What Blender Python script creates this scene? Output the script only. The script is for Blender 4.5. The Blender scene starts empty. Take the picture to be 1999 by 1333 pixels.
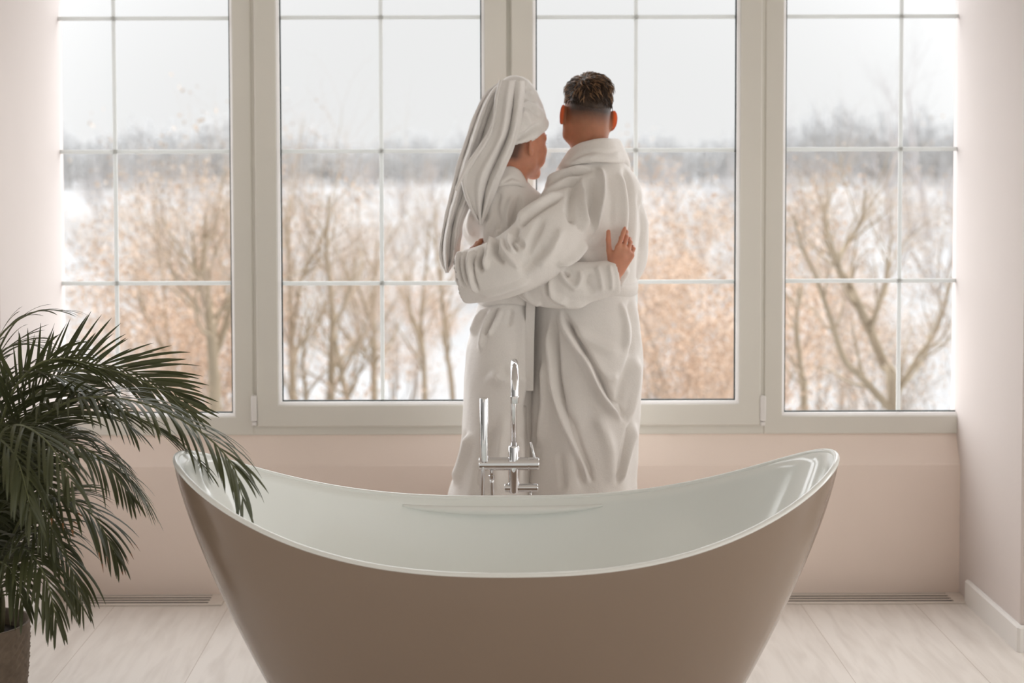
import bpy, math, random
import numpy as np
from mathutils import Vector, Matrix

random.seed(7)
RNG = np.random.default_rng(7)
SCN = bpy.context.scene
COL = SCN.collection
PI = math.pi

# ---------------------------------------------------------------- camera model (1999 x 1333)
CZ, F, TH, RO = 1.577, 2800.0, math.radians(2.3), 0.0026
W, H = 1999.0, 1333.0
SX = 49.5 / W
SY = -(666.5 - 300 - F * math.tan(TH)) / W
_fw = np.array([0, math.cos(TH), -math.sin(TH)])
_up0 = np.array([0, math.sin(TH), math.cos(TH)])
_rt0 = np.array([1., 0, 0])
_rt = _rt0 * math.cos(RO) - _up0 * math.sin(RO)
_up = _up0 * math.cos(RO) + _rt0 * math.sin(RO)
_C = np.array([0, 0, CZ])


def proj(P):
    d = np.asarray(P, float) - _C
    z = d @ _fw
    return np.stack([W / 2 + F * (d @ _rt) / z - SX * W, H / 2 - F * (d @ _up) / z + SY * W], -1)


def at(px, py, Y):
    """World point at depth Y seen at photo pixel (px, py)."""
    u = (px - W / 2 + SX * W) / F
    v = -(py - H / 2 - SY * W) / F
    d = _fw + u * _rt + v * _up
    return _C + d * (Y / d[1])


def sl(*c):
    """sRGB 0-255 -> linear rgba."""
    if len(c) == 1:
        c = c * 3
    o = []
    for v in c:
        v = v / 255.0
        o.append(v / 12.92 if v <= 0.04045 else ((v + 0.055) / 1.055) ** 2.4)
    return (o[0], o[1], o[2], 1.0)


# ---------------------------------------------------------------- materials
def nt_new(name):
    m = bpy.data.materials.new(name)
    m.use_nodes = True
    nt = m.node_tree
    b = nt.nodes.get('Principled BSDF')
    return m, nt, b


def mat(name, col, rough=0.5, metal=0.0, spec=0.5, coat=0.0, noise=0.0, nscale=8.0, nstretch=(1, 1, 1), bump=0.0, bscale=200.0,
        sheen=0.0, sss=0.0, sssr=(1, .3, .15), col2=None, transl=0.0, bdist=0.002):
    m, nt, b = nt_new(name)
    N, L = nt.nodes, nt.links
    b.inputs['Base Color'].default_value = col
    b.inputs['Roughness'].default_value = rough
    b.inputs['Metallic'].default_value = metal
    b.inputs['Specular IOR Level'].default_value = spec
    b.inputs['Coat Weight'].default_value = coat
    b.inputs['Coat Roughness'].default_value = 0.04
    if sheen:
        b.inputs['Sheen Weight'].default_value = sheen
        b.inputs['Sheen Roughness'].default_value = 0.5
    if sss:
        b.inputs['Subsurface Weight'].default_value = sss
        b.inputs['Subsurface Radius'].default_value = sssr
        b.inputs['Subsurface Scale'].default_value = 0.012
    tc = N.new('ShaderNodeTexCoord')
    if noise or col2:
        mp = N.new('ShaderNodeMapping')
        mp.inputs['Scale'].default_value = nstretch
        L.new(tc.outputs['Object'], mp.inputs['Vector'])
        nz = N.new('ShaderNodeTexNoise')
        nz.inputs['Scale'].default_value = nscale
        nz.inputs['Detail'].default_value = 5
        L.new(mp.outputs['Vector'], nz.inputs['Vector'])
        rp = N.new('ShaderNodeValToRGB')
        c2 = col2 or tuple(max(0, c * (1 - noise)) for c in col[:3]) + (1,)
        rp.color_ramp.elements[0].position = 0.3
        rp.color_ramp.elements[1].position = 0.7
        rp.color_ramp.elements[0].color = c2
        rp.color_ramp.elements[1].color = col
        L.new(nz.outputs['Fac'], rp.inputs['Fac'])
        L.new(rp.outputs['Color'], b.inputs['Base Color'])
    if bump:
        nb = N.new('ShaderNodeTexNoise')
        nb.inputs['Scale'].default_value = bscale
        nb.inputs['Detail'].default_value = 3
        L.new(tc.outputs['Object'], nb.inputs['Vector'])
        bp = N.new('ShaderNodeBump')
        bp.inputs['Strength'].default_value = bump
        bp.inputs['Distance'].default_value = bdist
        L.new(nb.outputs['Fac'], bp.inputs['Height'])
        L.new(bp.outputs['Normal'], b.inputs['Normal'])
    if transl:
        out = N.get('Material Output')
        tr = N.new('ShaderNodeBsdfTranslucent')
        tr.inputs['Color'].default_value = col
        mx = N.new('ShaderNodeMixShader')
        mx.inputs['Fac'].default_value = transl
        L.new(b.outputs['BSDF'], mx.inputs[1])
        L.new(tr.outputs['BSDF'], mx.inputs[2])
        L.new(mx.outputs['Shader'], out.inputs['Surface'])
    return m


# ---------------------------------------------------------------- objects
def obj(name, me, parent=None):
    o = bpy.data.objects.new(name, me)
    COL.objects.link(o)
    if parent is not None:
        o.parent = parent
        if parent.type == 'EMPTY' or parent.parent is not None or tuple(parent.location) != (0, 0, 0):
            pl = world_loc(parent)
            o.location = tuple(-a for a in pl)
    return o


def world_loc(o):
    x = np.array(o.location, float)
    while o.parent is not None:
        o = o.parent
        x = x + np.array(o.location, float)
    return x


def tag(o, label=None, cat=None, group=None, kind=None):
    for k, v in (('label', label), ('category', cat), ('group', group), ('kind', kind)):
        if v:
            o[k] = v
    return o


def thing(name, label, cat, loc=(0, 0, 0), group=None, kind=None):
    o = bpy.data.objects.new(name, None)
    COL.objects.link(o)
    o.location = tuple(float(a) for a in loc)
    o.empty_display_size = 0.1
    return tag(o, label, cat, group, kind)


def mesh_from(name, V, Fc, mats, smooth=True, midx=None):
    me = bpy.data.meshes.new(name)
    V = np.asarray(V, float)
    if isinstance(Fc, np.ndarray):
        k = Fc.shape[1]
        me.vertices.add(len(V))
        me.vertices.foreach_set('co', V.astype(np.float32).ravel())
        me.loops.add(Fc.size)
        me.loops.foreach_set('vertex_index', Fc.astype(np.int32).ravel())
        me.polygons.add(len(Fc))
        me.polygons.foreach_set('loop_start', np.arange(0, Fc.size, k, dtype=np.int32))
        me.polygons.foreach_set('loop_total', np.full(len(Fc), k, dtype=np.int32))
        me.update(calc_edges=True)
    else:
        me.from_pydata([tuple(map(float, v)) for v in V], [], [tuple(int(i) for i in f) for f in Fc])
        me.update()
    for m in (mats if isinstance(mats, (list, tuple)) else [mats]):
        me.materials.append(m)
    if midx is not None:
        me.polygons.foreach_set('material_index', np.asarray(midx, dtype=np.int32))
    me.polygons.foreach_set('use_smooth', [bool(smooth)] * len(me.polygons))
    me.update()
    return me


class MB:
    """Collects shapes; build() links them as one mesh object."""

    def __init__(self):
        self.v, self.f, self.m, self.s = [], [], [], []

    def add(self, V, Fc, mi=0, smooth=True):
        o = len(self.v)
        self.v.extend([tuple(map(float, p)) for p in V])
        for f in Fc:
            self.f.append(tuple(int(i) + o for i in f))
            self.m.append(mi)
            self.s.append(smooth)
        return self

    def box(self, x0, x1, y0, y1, z0, z1, bev=0.0, mi=0):
        x0, x1 = min(x0, x1), max(x0, x1)
        y0, y1 = min(y0, y1), max(y0, y1)
        z0, z1 = min(z0, z1), max(z0, z1)
        if not bev:
            V = [(x, y, z) for x in (x0, x1) for y in (y0, y1) for z in (z0, z1)]
            Fc = [(0, 1, 3, 2), (4, 6, 7, 5), (0, 4, 5, 1), (2, 3, 7, 6), (0, 2, 6, 4), (1, 5, 7, 3)]
            return self.add(V, Fc, mi, False)
        b = bev
        V, idx = [], {}
        for i, x in enumerate((x0, x1)):
            for j, y in enumerate((y0, y1)):
                for k, z in enumerate((z0, z1)):
                    sx, sy, sz = (1, -1)[i] * b, (1, -1)[j] * b, (1, -1)[k] * b
                    for a, p in enumerate(((x, y + sy, z + sz), (x + sx, y, z + sz), (x + sx, y + sy, z))):
                        idx[i, j, k, a] = len(V)
                        V.append(p)
        Fc = []
        I = idx
        for s in (0, 1):
            q = [I[s, 0, 0, 0], I[s, 1, 0, 0], I[s, 1, 1, 0], I[s, 0, 1, 0]]
            Fc.append(q if s else q[::-1])
            q = [I[0, s, 0, 1], I[1, s, 0, 1], I[1, s, 1, 1], I[0, s, 1, 1]]
            Fc.append(q[::-1] if s else q)
            q = [I[0, 0, s, 2], I[1, 0, s, 2], I[1, 1, s, 2], I[0, 1, s, 2]]
            Fc.append(q if s else q[::-1])
        for s in (0, 1):
            for t in (0, 1):
                q = [I[s, t, 0, 0], I[s, t, 1, 0], I[s, t, 1, 1], I[s, t, 0, 1]]
                Fc.append(q if s == t else q[::-1])
                q = [I[s, 0, t, 0], I[s, 1, t, 0], I[s, 1, t, 2], I[s, 0, t, 2]]
                Fc.append(q[::-1] if s == t else q)
                q = [I[0, s, t, 1], I[1, s, t, 1], I[1, s, t, 2], I[0, s, t, 2]]
                Fc.append(q if s == t else q[::-1])
        for i in (0, 1):
            for j in (0, 1):
                for k in (0, 1):
                    q = [I[i, j, k, 0], I[i, j, k, 1], I[i, j, k, 2]]
                    Fc.append(q if (i + j + k) % 2 else q[::-1])
        return self.add(V, Fc, mi, False)

    def tube(self, P, R, n=12, cap=True, mi=0, closed=False, flat=None):
        P = np.asarray(P, float)
        R = np.broadcast_to(np.asarray(R, float), (len(P),))
        T = np.gradient(P, axis=0)
        T /= np.linalg.norm(T, axis=1)[:, None] + 1e-12
        ref = np.array([0, 0, 1.]) if abs(T[0][2]) < .9 else np.array([1., 0, 0])
        nx = np.cross(ref, T[0])
        nx /= np.linalg.norm(nx)
        V = []
        a = np.linspace(0, 2 * PI, n, endpoint=False)
        for i in range(len(P)):
            nx = nx - T[i] * (nx @ T[i])
            nx /= np.linalg.norm(nx) + 1e-12
            ny = np.cross(T[i], nx)
            V += list(P[i] + R[i] * (np.cos(a)[:, None] * nx + np.sin(a)[:, None] * ny))
        Fc = []
        for i in range(len(P) - 1):
            for j in range(n):
                k = (j + 1) % n
                Fc.append((i * n + j, i * n + k, (i + 1) * n + k, (i + 1) * n + j))
        if cap:
            Fc.append(tuple(range(n))[::-1])
            Fc.append(tuple((len(P) - 1) * n + j for j in range(n)))
        return self.add(V, Fc, mi, True)

    def lathe(self, prof, c=(0, 0, 0), axis=2, n=32, mi=0, capa=True, capb=True):
        """prof: [(r, h)]; axis 0/1/2."""
        a = np.linspace(0, 2 * PI, n, endpoint=False)
        V = []
        for r, h in prof:
            for t in a:
                p = [r * math.cos(t), r * math.sin(t), h]
                if axis == 0:
                    p = [h, p[0], p[1]]
                elif axis == 1:
                    p = [p[1], h, p[0]]
                V.append((p[0] + c[0], p[1] + c[1], p[2] + c[2]))
        Fc = []
        for i in range(len(prof) - 1):
            for j in range(n):
                k = (j + 1) % n
                Fc.append((i * n + j, i * n + k, (i + 1) * n + k, (i + 1) * n + j))
        if capa:
            Fc.append(tuple(range(n))[::-1])
        if capb:
            Fc.append(tuple((len(prof) - 1) * n + j for j in range(n)))
        return self.add(V, Fc, mi, True)

    def ring(self, x0, x1, z0, z1, prof, yf, mi=0):
        """Rectangular frame in the XZ plane: prof = [(inset, depth)] swept round; depth is added to yf."""
        V, n = [], len(prof)
        for i, d in prof:
            V += [(x0 + i, yf + d, z0 + i), (x1 - i, yf + d, z0 + i), (x1 - i, yf + d, z1 - i), (x0 + i, yf + d, z1 - i)]
        Fc = []
        for k in range(n - 1):
            for j in range(4):
                q = (j + 1) % 4
                Fc.append((k * 4 + j, k * 4 + q, (k + 1) * 4 + q, (k + 1) * 4 + j))
        return self.add(V, Fc, mi, False)

    def build(self, name, mats, parent=None, autosmooth=None):
        me = bpy.data.meshes.new(name)
        me.from_pydata(self.v, [], self.f)
        for m in (mats if isinstance(mats, (list, tuple)) else [mats]):
            me.materials.append(m)
        me.polygons.foreach_set('material_index', self.m)
        me.polygons.foreach_set('use_smooth', self.s)
        me.update()
        if autosmooth:
            sharp_by_angle(me, autosmooth)
        return obj(name, me, parent)


def sharp_by_angle(me, deg=40):
    import bmesh
    bm = bmesh.new()
    bm.from_mesh(me)
    lim = math.radians(deg)
    for e in bm.edges:
        if len(e.link_faces) == 2 and e.calc_face_angle(0) > lim:
            e.smooth = False
    bm.to_mesh(me)
    bm.free()


def bez(pts, n=24):
    """Catmull-Rom through points (any dimension)."""
    P = np.asarray(pts, float)
    P = np.vstack([2 * P[0] - P[1], P, 2 * P[-1] - P[-2]])
    out = []
    m = len(P) - 3
    for t in np.linspace(0, m - 1e-9, n):
        i = int(t)
        u = t - i
        a, b, c, d = P[i], P[i + 1], P[i + 2], P[i + 3]
        out.append(0.5 * (2 * b + (c - a) * u + (2 * a - 5 * b + 4 * c - d) * u * u + (3 * b - a - 3 * c + d) * u ** 3))
    return np.array(out)
# ================================================================ room shell
YL = 5.075                       # lower wall face
YW = 5.115                       # window plane (front face of the fixed frames)
XL = float(at(118, 1157, YL)[0])
XR = float(at(1872, 1157, YL)[0])
YC = 4.48                        # where the niche opens into the room
CEIL = 2.85

M_wall = mat('rose_plaster', sl(218, 209, 205), 0.7, spec=.2, noise=.03, nscale=2.5, bump=.12, bscale=90)
M_low = mat('pink_plaster', sl(247, 233, 223), 0.6, spec=.25, noise=.035, nscale=3, bump=.1, bscale=90)
M_ceil = mat('ceiling_paint', sl(202, 196, 188), 0.8)
M_white = mat('white_paint', sl(236, 234, 232), 0.45)
M_pvc = mat('white_pvc', sl(228, 226, 218), 0.35, spec=.4, noise=.02, nscale=4)
M_bar = mat('translucent_white_bar', sl(240, 240, 238), .4, transl=.45)
M_gask = mat('dark_gasket', sl(20, 34, 32), 0.5)
M_seam = mat('frame_shadow_grey', sl(150, 140, 130), 0.6)


def floor_material():
    m, nt, b = nt_new('pale_oak_planks')
    N, L = nt.nodes, nt.links
    tc = N.new('ShaderNodeTexCoord')
    sep = N.new('ShaderNodeSeparateXYZ')
    L.new(tc.outputs['Object'], sep.inputs[0])
    # swap so brick rows run along Y
    cmb = N.new('ShaderNodeCombineXYZ')
    L.new(sep.outputs['Y'], cmb.inputs['X'])
    ad = N.new('ShaderNodeMath'); ad.operation = 'ADD'; ad.inputs[1].default_value = 0.905
    L.new(sep.outputs['X'], ad.inputs[0])
    L.new(ad.outputs[0], cmb.inputs['Y'])
    br = N.new('ShaderNodeTexBrick')
    br.inputs['Scale'].default_value = 1.0
    br.inputs['Brick Width'].default_value = 2.1
    br.inputs['Row Height'].default_value = 0.40
    br.inputs['Mortar Size'].default_value = 0.0016
    br.inputs['Mortar Smooth'].default_value = 0.3
    br.offset = 0.37
    br.inputs['Color1'].default_value = sl(231, 225, 219)
    br.inputs['Color2'].default_value = sl(226, 219, 212)
    br.inputs['Mortar'].default_value = sl(200, 190, 180)
    L.new(cmb.outputs[0], br.inputs['Vector'])
    mp = N.new('ShaderNodeMapping')
    mp.inputs['Scale'].default_value = (9, 1.3, 1)
    L.new(tc.outputs['Object'], mp.inputs['Vector'])
    nz = N.new('ShaderNodeTexNoise')
    nz.inputs['Scale'].default_value = 2.6
    nz.inputs['Detail'].default_value = 7
    nz.inputs['Distortion'].default_value = .5
    L.new(mp.outputs[0], nz.inputs['Vector'])
    rp = N.new('ShaderNodeValToRGB')
    rp.color_ramp.elements[0].position = .25
    rp.color_ramp.elements[0].color = (.80, .78, .76, 1)
    rp.color_ramp.elements[1].position = .58
    rp.color_ramp.elements[1].color = (1, 1, 1, 1)
    L.new(nz.outputs['Fac'], rp.inputs['Fac'])
    mx = N.new('ShaderNodeMix'); mx.data_type = 'RGBA'; mx.blend_type = 'MULTIPLY'
    mx.inputs['Factor'].default_value = 0.8
    L.new(br.outputs['Color'], mx.inputs['A'])
    L.new(rp.outputs['Color'], mx.inputs['B'])
    L.new(mx.outputs['Result'], b.inputs['Base Color'])
    b.inputs['Roughness'].default_value = 0.42
    b.inputs['Specular IOR Level'].default_value = .35
    return m


M_floor = floor_material()

MB().box(-4.4, 4.4, -3.0, 5.4, -.12, 0).build('floor', M_floor)['kind'] = 'structure'
MB().box(-4.4, 4.4, -3.0, 5.4, CEIL, CEIL + .1).build('ceiling', M_ceil)['kind'] = 'structure'

# niche side walls: each is the return plus the piece of room wall it turns into
for s, nm in ((-1, 'wall_left'), (1, 'wall_right')):
    xi = XL if s < 0 else XR
    prof = [(xi, YW + .07), (xi, YC + .012), (xi + s * .004, YC + .004), (xi + s * .012, YC), (s * 4.4, YC), (s * 4.4, YC + .12), (s * 3.0, YC + .12), (s * 3.0, YW + .07)]
    V = [(x, y, z) for z in (0, CEIL) for x, y in prof]
    n = len(prof)
    Fc = [(i, (i + 1) % n, n + (i + 1) % n, n + i) for i in range(n)]
    Fc += [tuple(range(n)), tuple(range(n, 2 * n))]
    if s < 0:
        Fc = [f[::-1] for f in Fc]
    o = obj(nm, mesh_from(nm, V, Fc, M_wall, smooth=False))
    o['kind'] = 'structure'
    # skirting round the corner
    y1 = 4.965
    t = .016
    hh = .083
    prof = [(xi - s * .001, y1), (xi - s * t, y1), (xi - s * t, YC - t + .008), (xi - s * (t - .008), YC - t), (s * 3.2, YC - t), (s * 3.2, YC), (xi, YC)]
    if s > 0 or True:
        V = [(x, y, 0.0) for x, y in prof] + [(x, y, hh - .006) for x, y in prof]
        ins = [(xi - s * .001, y1), (xi - s * (t - .006), y1), (xi - s * (t - .006), YC - t + .012), (xi - s * (t - .012), YC - t + .006), (s * 3.2, YC - t + .006), (s * 3.2, YC), (xi, YC)]
        V += [(x, y, hh) for x, y in ins]
        n = 7
        Fc = [(i, (i + 1) % n, n + (i + 1) % n, n + i) for i in range(n)] + [(n + i, n + (i + 1) % n, 2 * n + (i + 1) % n, 2 * n + i) for i in range(n)] + [tuple(range(2 * n, 3 * n))]
        if s > 0:
            Fc = [f[::-1] for f in Fc]
        b = obj('baseboard_left' if s < 0 else 'baseboard_right', mesh_from('baseboard', V, Fc, M_white, smooth=False))
        b['kind'] = 'structure'

ZS1 = float(at(1500, 905, YL)[2])      # top of the lower wall
ZS0 = float(at(1500, 846, YW)[2])      # foot of the window frames
ZTOP = 2.62
MB().box(XL - .05, XR + .05, YL, 5.40, 0, ZS1 - .02).build('wall_back', M_low)['kind'] = 'structure'
sb = MB()
P = [(YL, ZS1 - .02), (YL, ZS1 - .006), (YL + .004, ZS1), (YW + .012, ZS0), (YW + .012, ZS0 - .0), (5.40, ZS0), (5.40, ZS1 - .02)]
V = [(x, y, z) for x in (XL - .05, XR + .05) for y, z in P]
n = len(P)
Fc = [(i, n + i, n + (i + 1) % n, (i + 1) % n) for i in range(n)] + [tuple(range(n)), tuple(range(n, 2 * n))[::-1]]
sb.add(V, Fc, 0, False)
sb.build('trim_1', M_low)['kind'] = 'structure'
MB().box(XL - .05, XR + .05, YL + .03, 5.40, ZTOP, CEIL).build('trim_2', M_wall)['kind'] = 'structure'

# ---------------------------------------------------------------- windows


def glass_material():
    m = bpy.data.materials.new('window_glass')
    m.use_nodes = True
    nt = m.node_tree
    N, L = nt.nodes, nt.links
    N.remove(N['Principled BSDF'])
    out = N['Material Output']
    tr = N.new('ShaderNodeBsdfTransparent')
    tr.inputs['Color'].default_value = (.985, .99, .987, 1)
    gl = N.new('ShaderNodeBsdfGlossy')
    gl.inputs['Roughness'].default_value = .02
    fr = N.new('ShaderNodeFresnel')
    fr.inputs['IOR'].default_value = 1.35
    mx = N.new('ShaderNodeMixShader')
    L.new(fr.outputs[0], mx.inputs[0])
    L.new(tr.outputs[0], mx.inputs[1])
    L.new(gl.outputs[0], mx.inputs[2])
    L.new(mx.outputs[0], out.inputs['Surface'])
    return m


M_glass = glass_material()
X = lambda px, y=420, Y=YW: float(at(px, y, Y)[0])
Z = lambda py, px=1000, Y=YW: float(at(px, py, Y)[2])


def window(name, x0, x1, z0, z1, fw, yf, vbars, hbars, fixed_depth=.075, sides=None):
    """fw: frame width; bead, gasket, glass and muntins set inside."""
    root = thing(name, None, None, ((x0 + x1) / 2, yf, z0), kind='structure')
    fr = MB().ring(x0, x1, z0, z1, [(0, fixed_depth), (0, .004), (.004, 0), (fw - .001, 0), (fw, .001), (fw, .006)], yf)
    fr.build('frame', M_pvc, root)
    bd = MB().ring(x0, x1, z0, z1, [(fw, .006), (fw + .002, .004), (fw + .011, .012), (fw + .012, .02)], yf)
    bd.build('glazing_bead', M_white, root)
    gk = MB().ring(x0, x1, z0, z1, [(fw + .0115, .019), (fw + .016, .021), (fw + .016, .030)], yf)
    gk.build('gasket', M_gask, root)
    i = fw + .012
    yg = yf + .026
    MB().add([(x0 + i, yg, z0 + i), (x1 - i, yg, z0 + i), (x1 - i, yg, z1 - i), (x0 + i, yg, z1 - i)], [(0, 1, 2, 3)], 0, False).build('glass_pane', M_glass, root)
    mu = MB()
    for xv in vbars:
        mu.box(xv - .0075, xv + .0075, yg + .004, yg + .011, z0 + i, z1 - i, .002)
    for zh in hbars:
        mu.box(x0 + i, x1 - i, yg + .0035, yg + .0115, zh - .0075, zh + .0075, .002)
    mu.build('muntins', M_bar, root)
    # outside half of the frame
    MB().ring(x0, x1, z0, z1, [(fw + .012, .03), (fw + .002, .04), (fw, fixed_depth)], yf).build('outer_frame', M_pvc, root)
    return root


YSH = YW - .018
FW = X(490) - X(452)
# fixed lights
hb = lambda px, ys, Y: [Z(y, px, Y) for y in ys]
w1 = window('window_1', XL - .20, X(492), ZS0 - .002, ZTOP, X(492) - X(456), YW, [X(226, 420, YW + .03)], hb(300, (36, 296, 553), YW + .03))
w4 = window('window_4', X(1493), XR + .20, ZS0 - .002, ZTOP, X(1528) - X(1493), YW, [X(1757, 420, YW + .03)], hb(1700, (32, 291, 548), YW + .03))
# bottom rails of the fixed lights are lower/higher than their stiles: widen with a rail
SW = X(540, 420, YSH) - X(498, 420, YSH)
w2 = window('window_2', X(498, 420, YSH), X(989, 420, YSH), Z(833, 700, YSH), ZTOP - .02, SW, YSH, [X(745, 420, YSH + .03)], hb(700, (34, 295, 553), YSH + .03))
w3 = window('window_3', X(998, 420, YSH), X(1487, 420, YSH), Z(831, 1300, YSH), ZTOP - .02, SW, YSH, [X(1241, 420, YSH + .03)], hb(1300, (33, 293, 550), YSH + .03))
# frame carrying the two sashes
MB().ring(X(491.9), X(1493.1), ZS0 - .002, ZTOP, [(0, .06), (0, .006), (.004, .004), (.035, .004), (.036, .02), (.036, .07)], YW).build('trim_3', M_pvc)['kind'] = 'structure'
MB().box(X(984), X(1002), YW + .006, YW + .05, ZS0, ZTOP, .002).build('trim_4', M_pvc)['kind'] = 'structure'
# hinges at the feet of the two sashes
for w, px in ((w2, 496), (w3, 1489)):
    xh = X(px, 800, YSH)
    h = MB()
    z0, z1 = Z(822, px, YSH), Z(772, px, YSH)
    h.box(xh - .010, xh + .010, YSH - .008, YSH + .016, z0, z1, .003)
    h.box(xh - .008, xh + .008, YSH - .006, YSH + .016, z0 - .016, z0 - .002, .002)
    h.build('hinge', M_white, w)

# ---------------------------------------------------------------- floor convector grilles
M_gril = mat('grille_enamel', sl(222, 214, 206), .4)
M_dark = mat('grille_void_shade', sl(30, 26, 23), .8)
YG = 4.955


def grille(x0, x1, label):
    r = thing('floor_grille', label, 'grille', ((x0 + x1) / 2, (YG + YL) / 2, 0), group='floor convector grilles under the windows')
    fr = MB()
    t = .016
    y1 = YL - .002
    fr.box(x0, x1, YG, YG + t, 0, .006, .0015)
    fr.box(x0, x1, y1 - .008, y1, 0, .006, .0015)
    fr.box(x0, x0 + .05, YG + t, y1 - .008, 0, .006)
    fr.box(x1 - .05, x1, YG + t, y1 - .008, 0, .006)
    fr.build('frame', M_gril, r)
    MB().box(x0 + .05, x1 - .05, YG + t, y1 - .008, 0.0, .0006).build('void_shade_plate', M_dark, r)  # near-black plate paints the shade of the recess under the slats
    n = 3
    a, b = YG + t, y1 - .008
    p = (b - a) / (n + .45)
    for k in range(n):
        ya = a + p * .45 + k * p
        MB().box(x0 + .05, x1 - .05, ya, ya + p * .55, .0045, .0058).build('slat', M_gril, r)


grille(XL + .002, float(at(437, 1185, 5.0)[0]), 'white slotted floor grille behind the hanging palm fronds')
grille(float(at(1468, 1185, 5.0)[0]), XR - .002, 'white slotted floor grille in the corner beside the white skirting board')
# ================================================================ bathtub
TB, TCX, TCY, TH0, TDH, TNZ = .3823, .0479, 3.6535, .6095, .2033, 2.57
TA = .85
M_tub_in = mat('white_acrylic', sl(232, 234, 230), .12, spec=.5, coat=.3, noise=.01, nscale=3)
M_tub_out = mat('taupe_lacquer', sl(138, 120, 104), .22, spec=.5, coat=.35, noise=.03, nscale=2)


def tub_loop(scale, z_of, n=160, off=0.0, e=2.04):
    t = np.linspace(0, 2 * PI, n, endpoint=False)
    c, s = np.cos(t), np.sin(t)
    a, b = TA * scale + off, TB * scale + off
    x = a * np.sign(c) * np.abs(c) ** (2 / e)
    y = b * np.sign(s) * np.abs(s) ** (2 / e)
    zr = TH0 + TDH * np.abs(np.clip(np.abs(c) ** (2 / e), 0, 1)) ** TNZ
    return np.stack([TCX + x, TCY + y, z_of(zr)], -1)


def loft(loops, mb, mi=0, close_last=False, flip=False):
    n = len(loops[0])
    V = np.concatenate(loops)
    Fc = []
    for i in range(len(loops) - 1):
        for j in range(n):
            k = (j + 1) % n
            f = (i * n + j, i * n + k, (i + 1) * n + k, (i + 1) * n + j)
            Fc.append(f[::-1] if flip else f)
    if close_last:
        f = tuple((len(loops) - 1) * n + j for j in range(n))
        Fc.append(f[::-1] if flip else f)
    mb.add(V, Fc, mi, True)
    return mb


tub = thing('bathtub', 'taupe freestanding slipper bathtub with white glossy inside and raised ends', 'bathtub', (TCX, TCY, 0))
loops = []
for v in np.linspace(0.012, 1, 30):
    sc = 1 - .424 * v ** 1.33
    if v > .94:
        sc -= .06 * ((v - .94) / .06) ** 2
    loops.append(tub_loop(sc, lambda zr, v=v: zr * (1 - v)))
mb = loft(loops, MB(), flip=True, close_last=True)
mb.build('outer_shell', M_tub_out, tub)
# rolled rim
rl = []
for k in range(13):
    a = PI * 1.25 * k / 12 - .35
    rl.append(tub_loop(1, lambda zr, a=a: zr - .0068 + .0068 * math.sin(a), off=-.0068 + .0078 * math.cos(a)))
mb = loft(rl, MB())
mb.build('rim', M_tub_in, tub)
inn = [rl[-1]]
for v in np.linspace(0.02, 1, 34):
    if v < .85:
        sc = .985 - .30 * (v / .85) ** 1.35
    else:
        u = (v - .85) / .15
        sc = .685 - .20 * u ** 1.2
    inn.append(tub_loop(sc, lambda zr, v=v: (zr - .0085) * (1 - v) + (.15 + .02 * (1 - min(1, max(0, (v - .85) / .15)))) * v, off=-.0125))
for sc in (.3, .1, .02):
    inn.append(tub_loop(sc, lambda zr: .148 + 0 * zr))
mb = loft(inn, MB(), close_last=True)
mb.build('basin', M_tub_in, tub)
# overflow ledge: a lens-shaped lip on the inner back wall
led = MB()
n = 40
xs = np.linspace(-.285, .275, n)
V = []
for x in xs:
    u = (x + .005) / .28
    d = max(0.0, 1 - u * u) ** .8
    zr = TH0 + TDH * abs(x / TA) ** TNZ - .030
    # inner wall at this height
    yb = TCY + (TB * .985 - .016) * math.sqrt(max(0, 1 - (x / (TA * .985)) ** 2))
    th = .004 + .013 * d
    pr = .003 + .026 * d
    V += [(TCX + x, yb + .006, zr + .003), (TCX + x, yb - pr * .75, zr + .002), (TCX + x, yb - pr, zr - th * .4), (TCX + x, yb - pr * .8, zr - th), (TCX + x, yb + .006, zr - th - .004)]
Fc = []
for i in range(n - 1):
    for j in range(4):
        Fc.append((i * 5 + j, (i + 1) * 5 + j, (i + 1) * 5 + j + 1, i * 5 + j + 1))
led.add(V, Fc, 0, True)
led.build('overflow_ledge', M_tub_in, tub)

# ================================================================ floor-standing tub filler
YFA = 4.20
M_chr = mat('chrome', (.74, .74, .75, 1), .05, metal=1.0)
M_chr2 = mat('brushed_hose', (.75, .75, .76, 1), .25, metal=1.0)
fx = lambda px, py, Y=YFA: at(px, py, Y)
S = YFA / F
fb = at(1003, 905, YFA)
tap = thing('tub_filler', 'chrome floor-standing bath mixer tap between the couple and the bathtub', 'tap', (fb[0], YFA, 0))
zb = fb[2]
# base plate and riser
MB().lathe([(.045, 0.0005), (.045, .008), (.042, .012), (.0, .012)], (fb[0], YFA, 0), n=40, capb=False).build('base_plate', M_chr, tap, 40)
r0 = at(1003, 955, YFA)
MB().lathe([(.0145, .011), (.0145, r0[2] - .02)], (fb[0], YFA, 0), n=28).build('riser', M_chr, tap, 40)
MB().lathe([(.002, -.002), (.0145, 0), (.0165, .004), (.0165, zb - r0[2] + .06), (.0145, zb - r0[2] + .064), (.012, zb - r0[2] + .065)], (fb[0], YFA, r0[2] - .01), n=28).build('column', M_chr, tap, 40)
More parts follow.
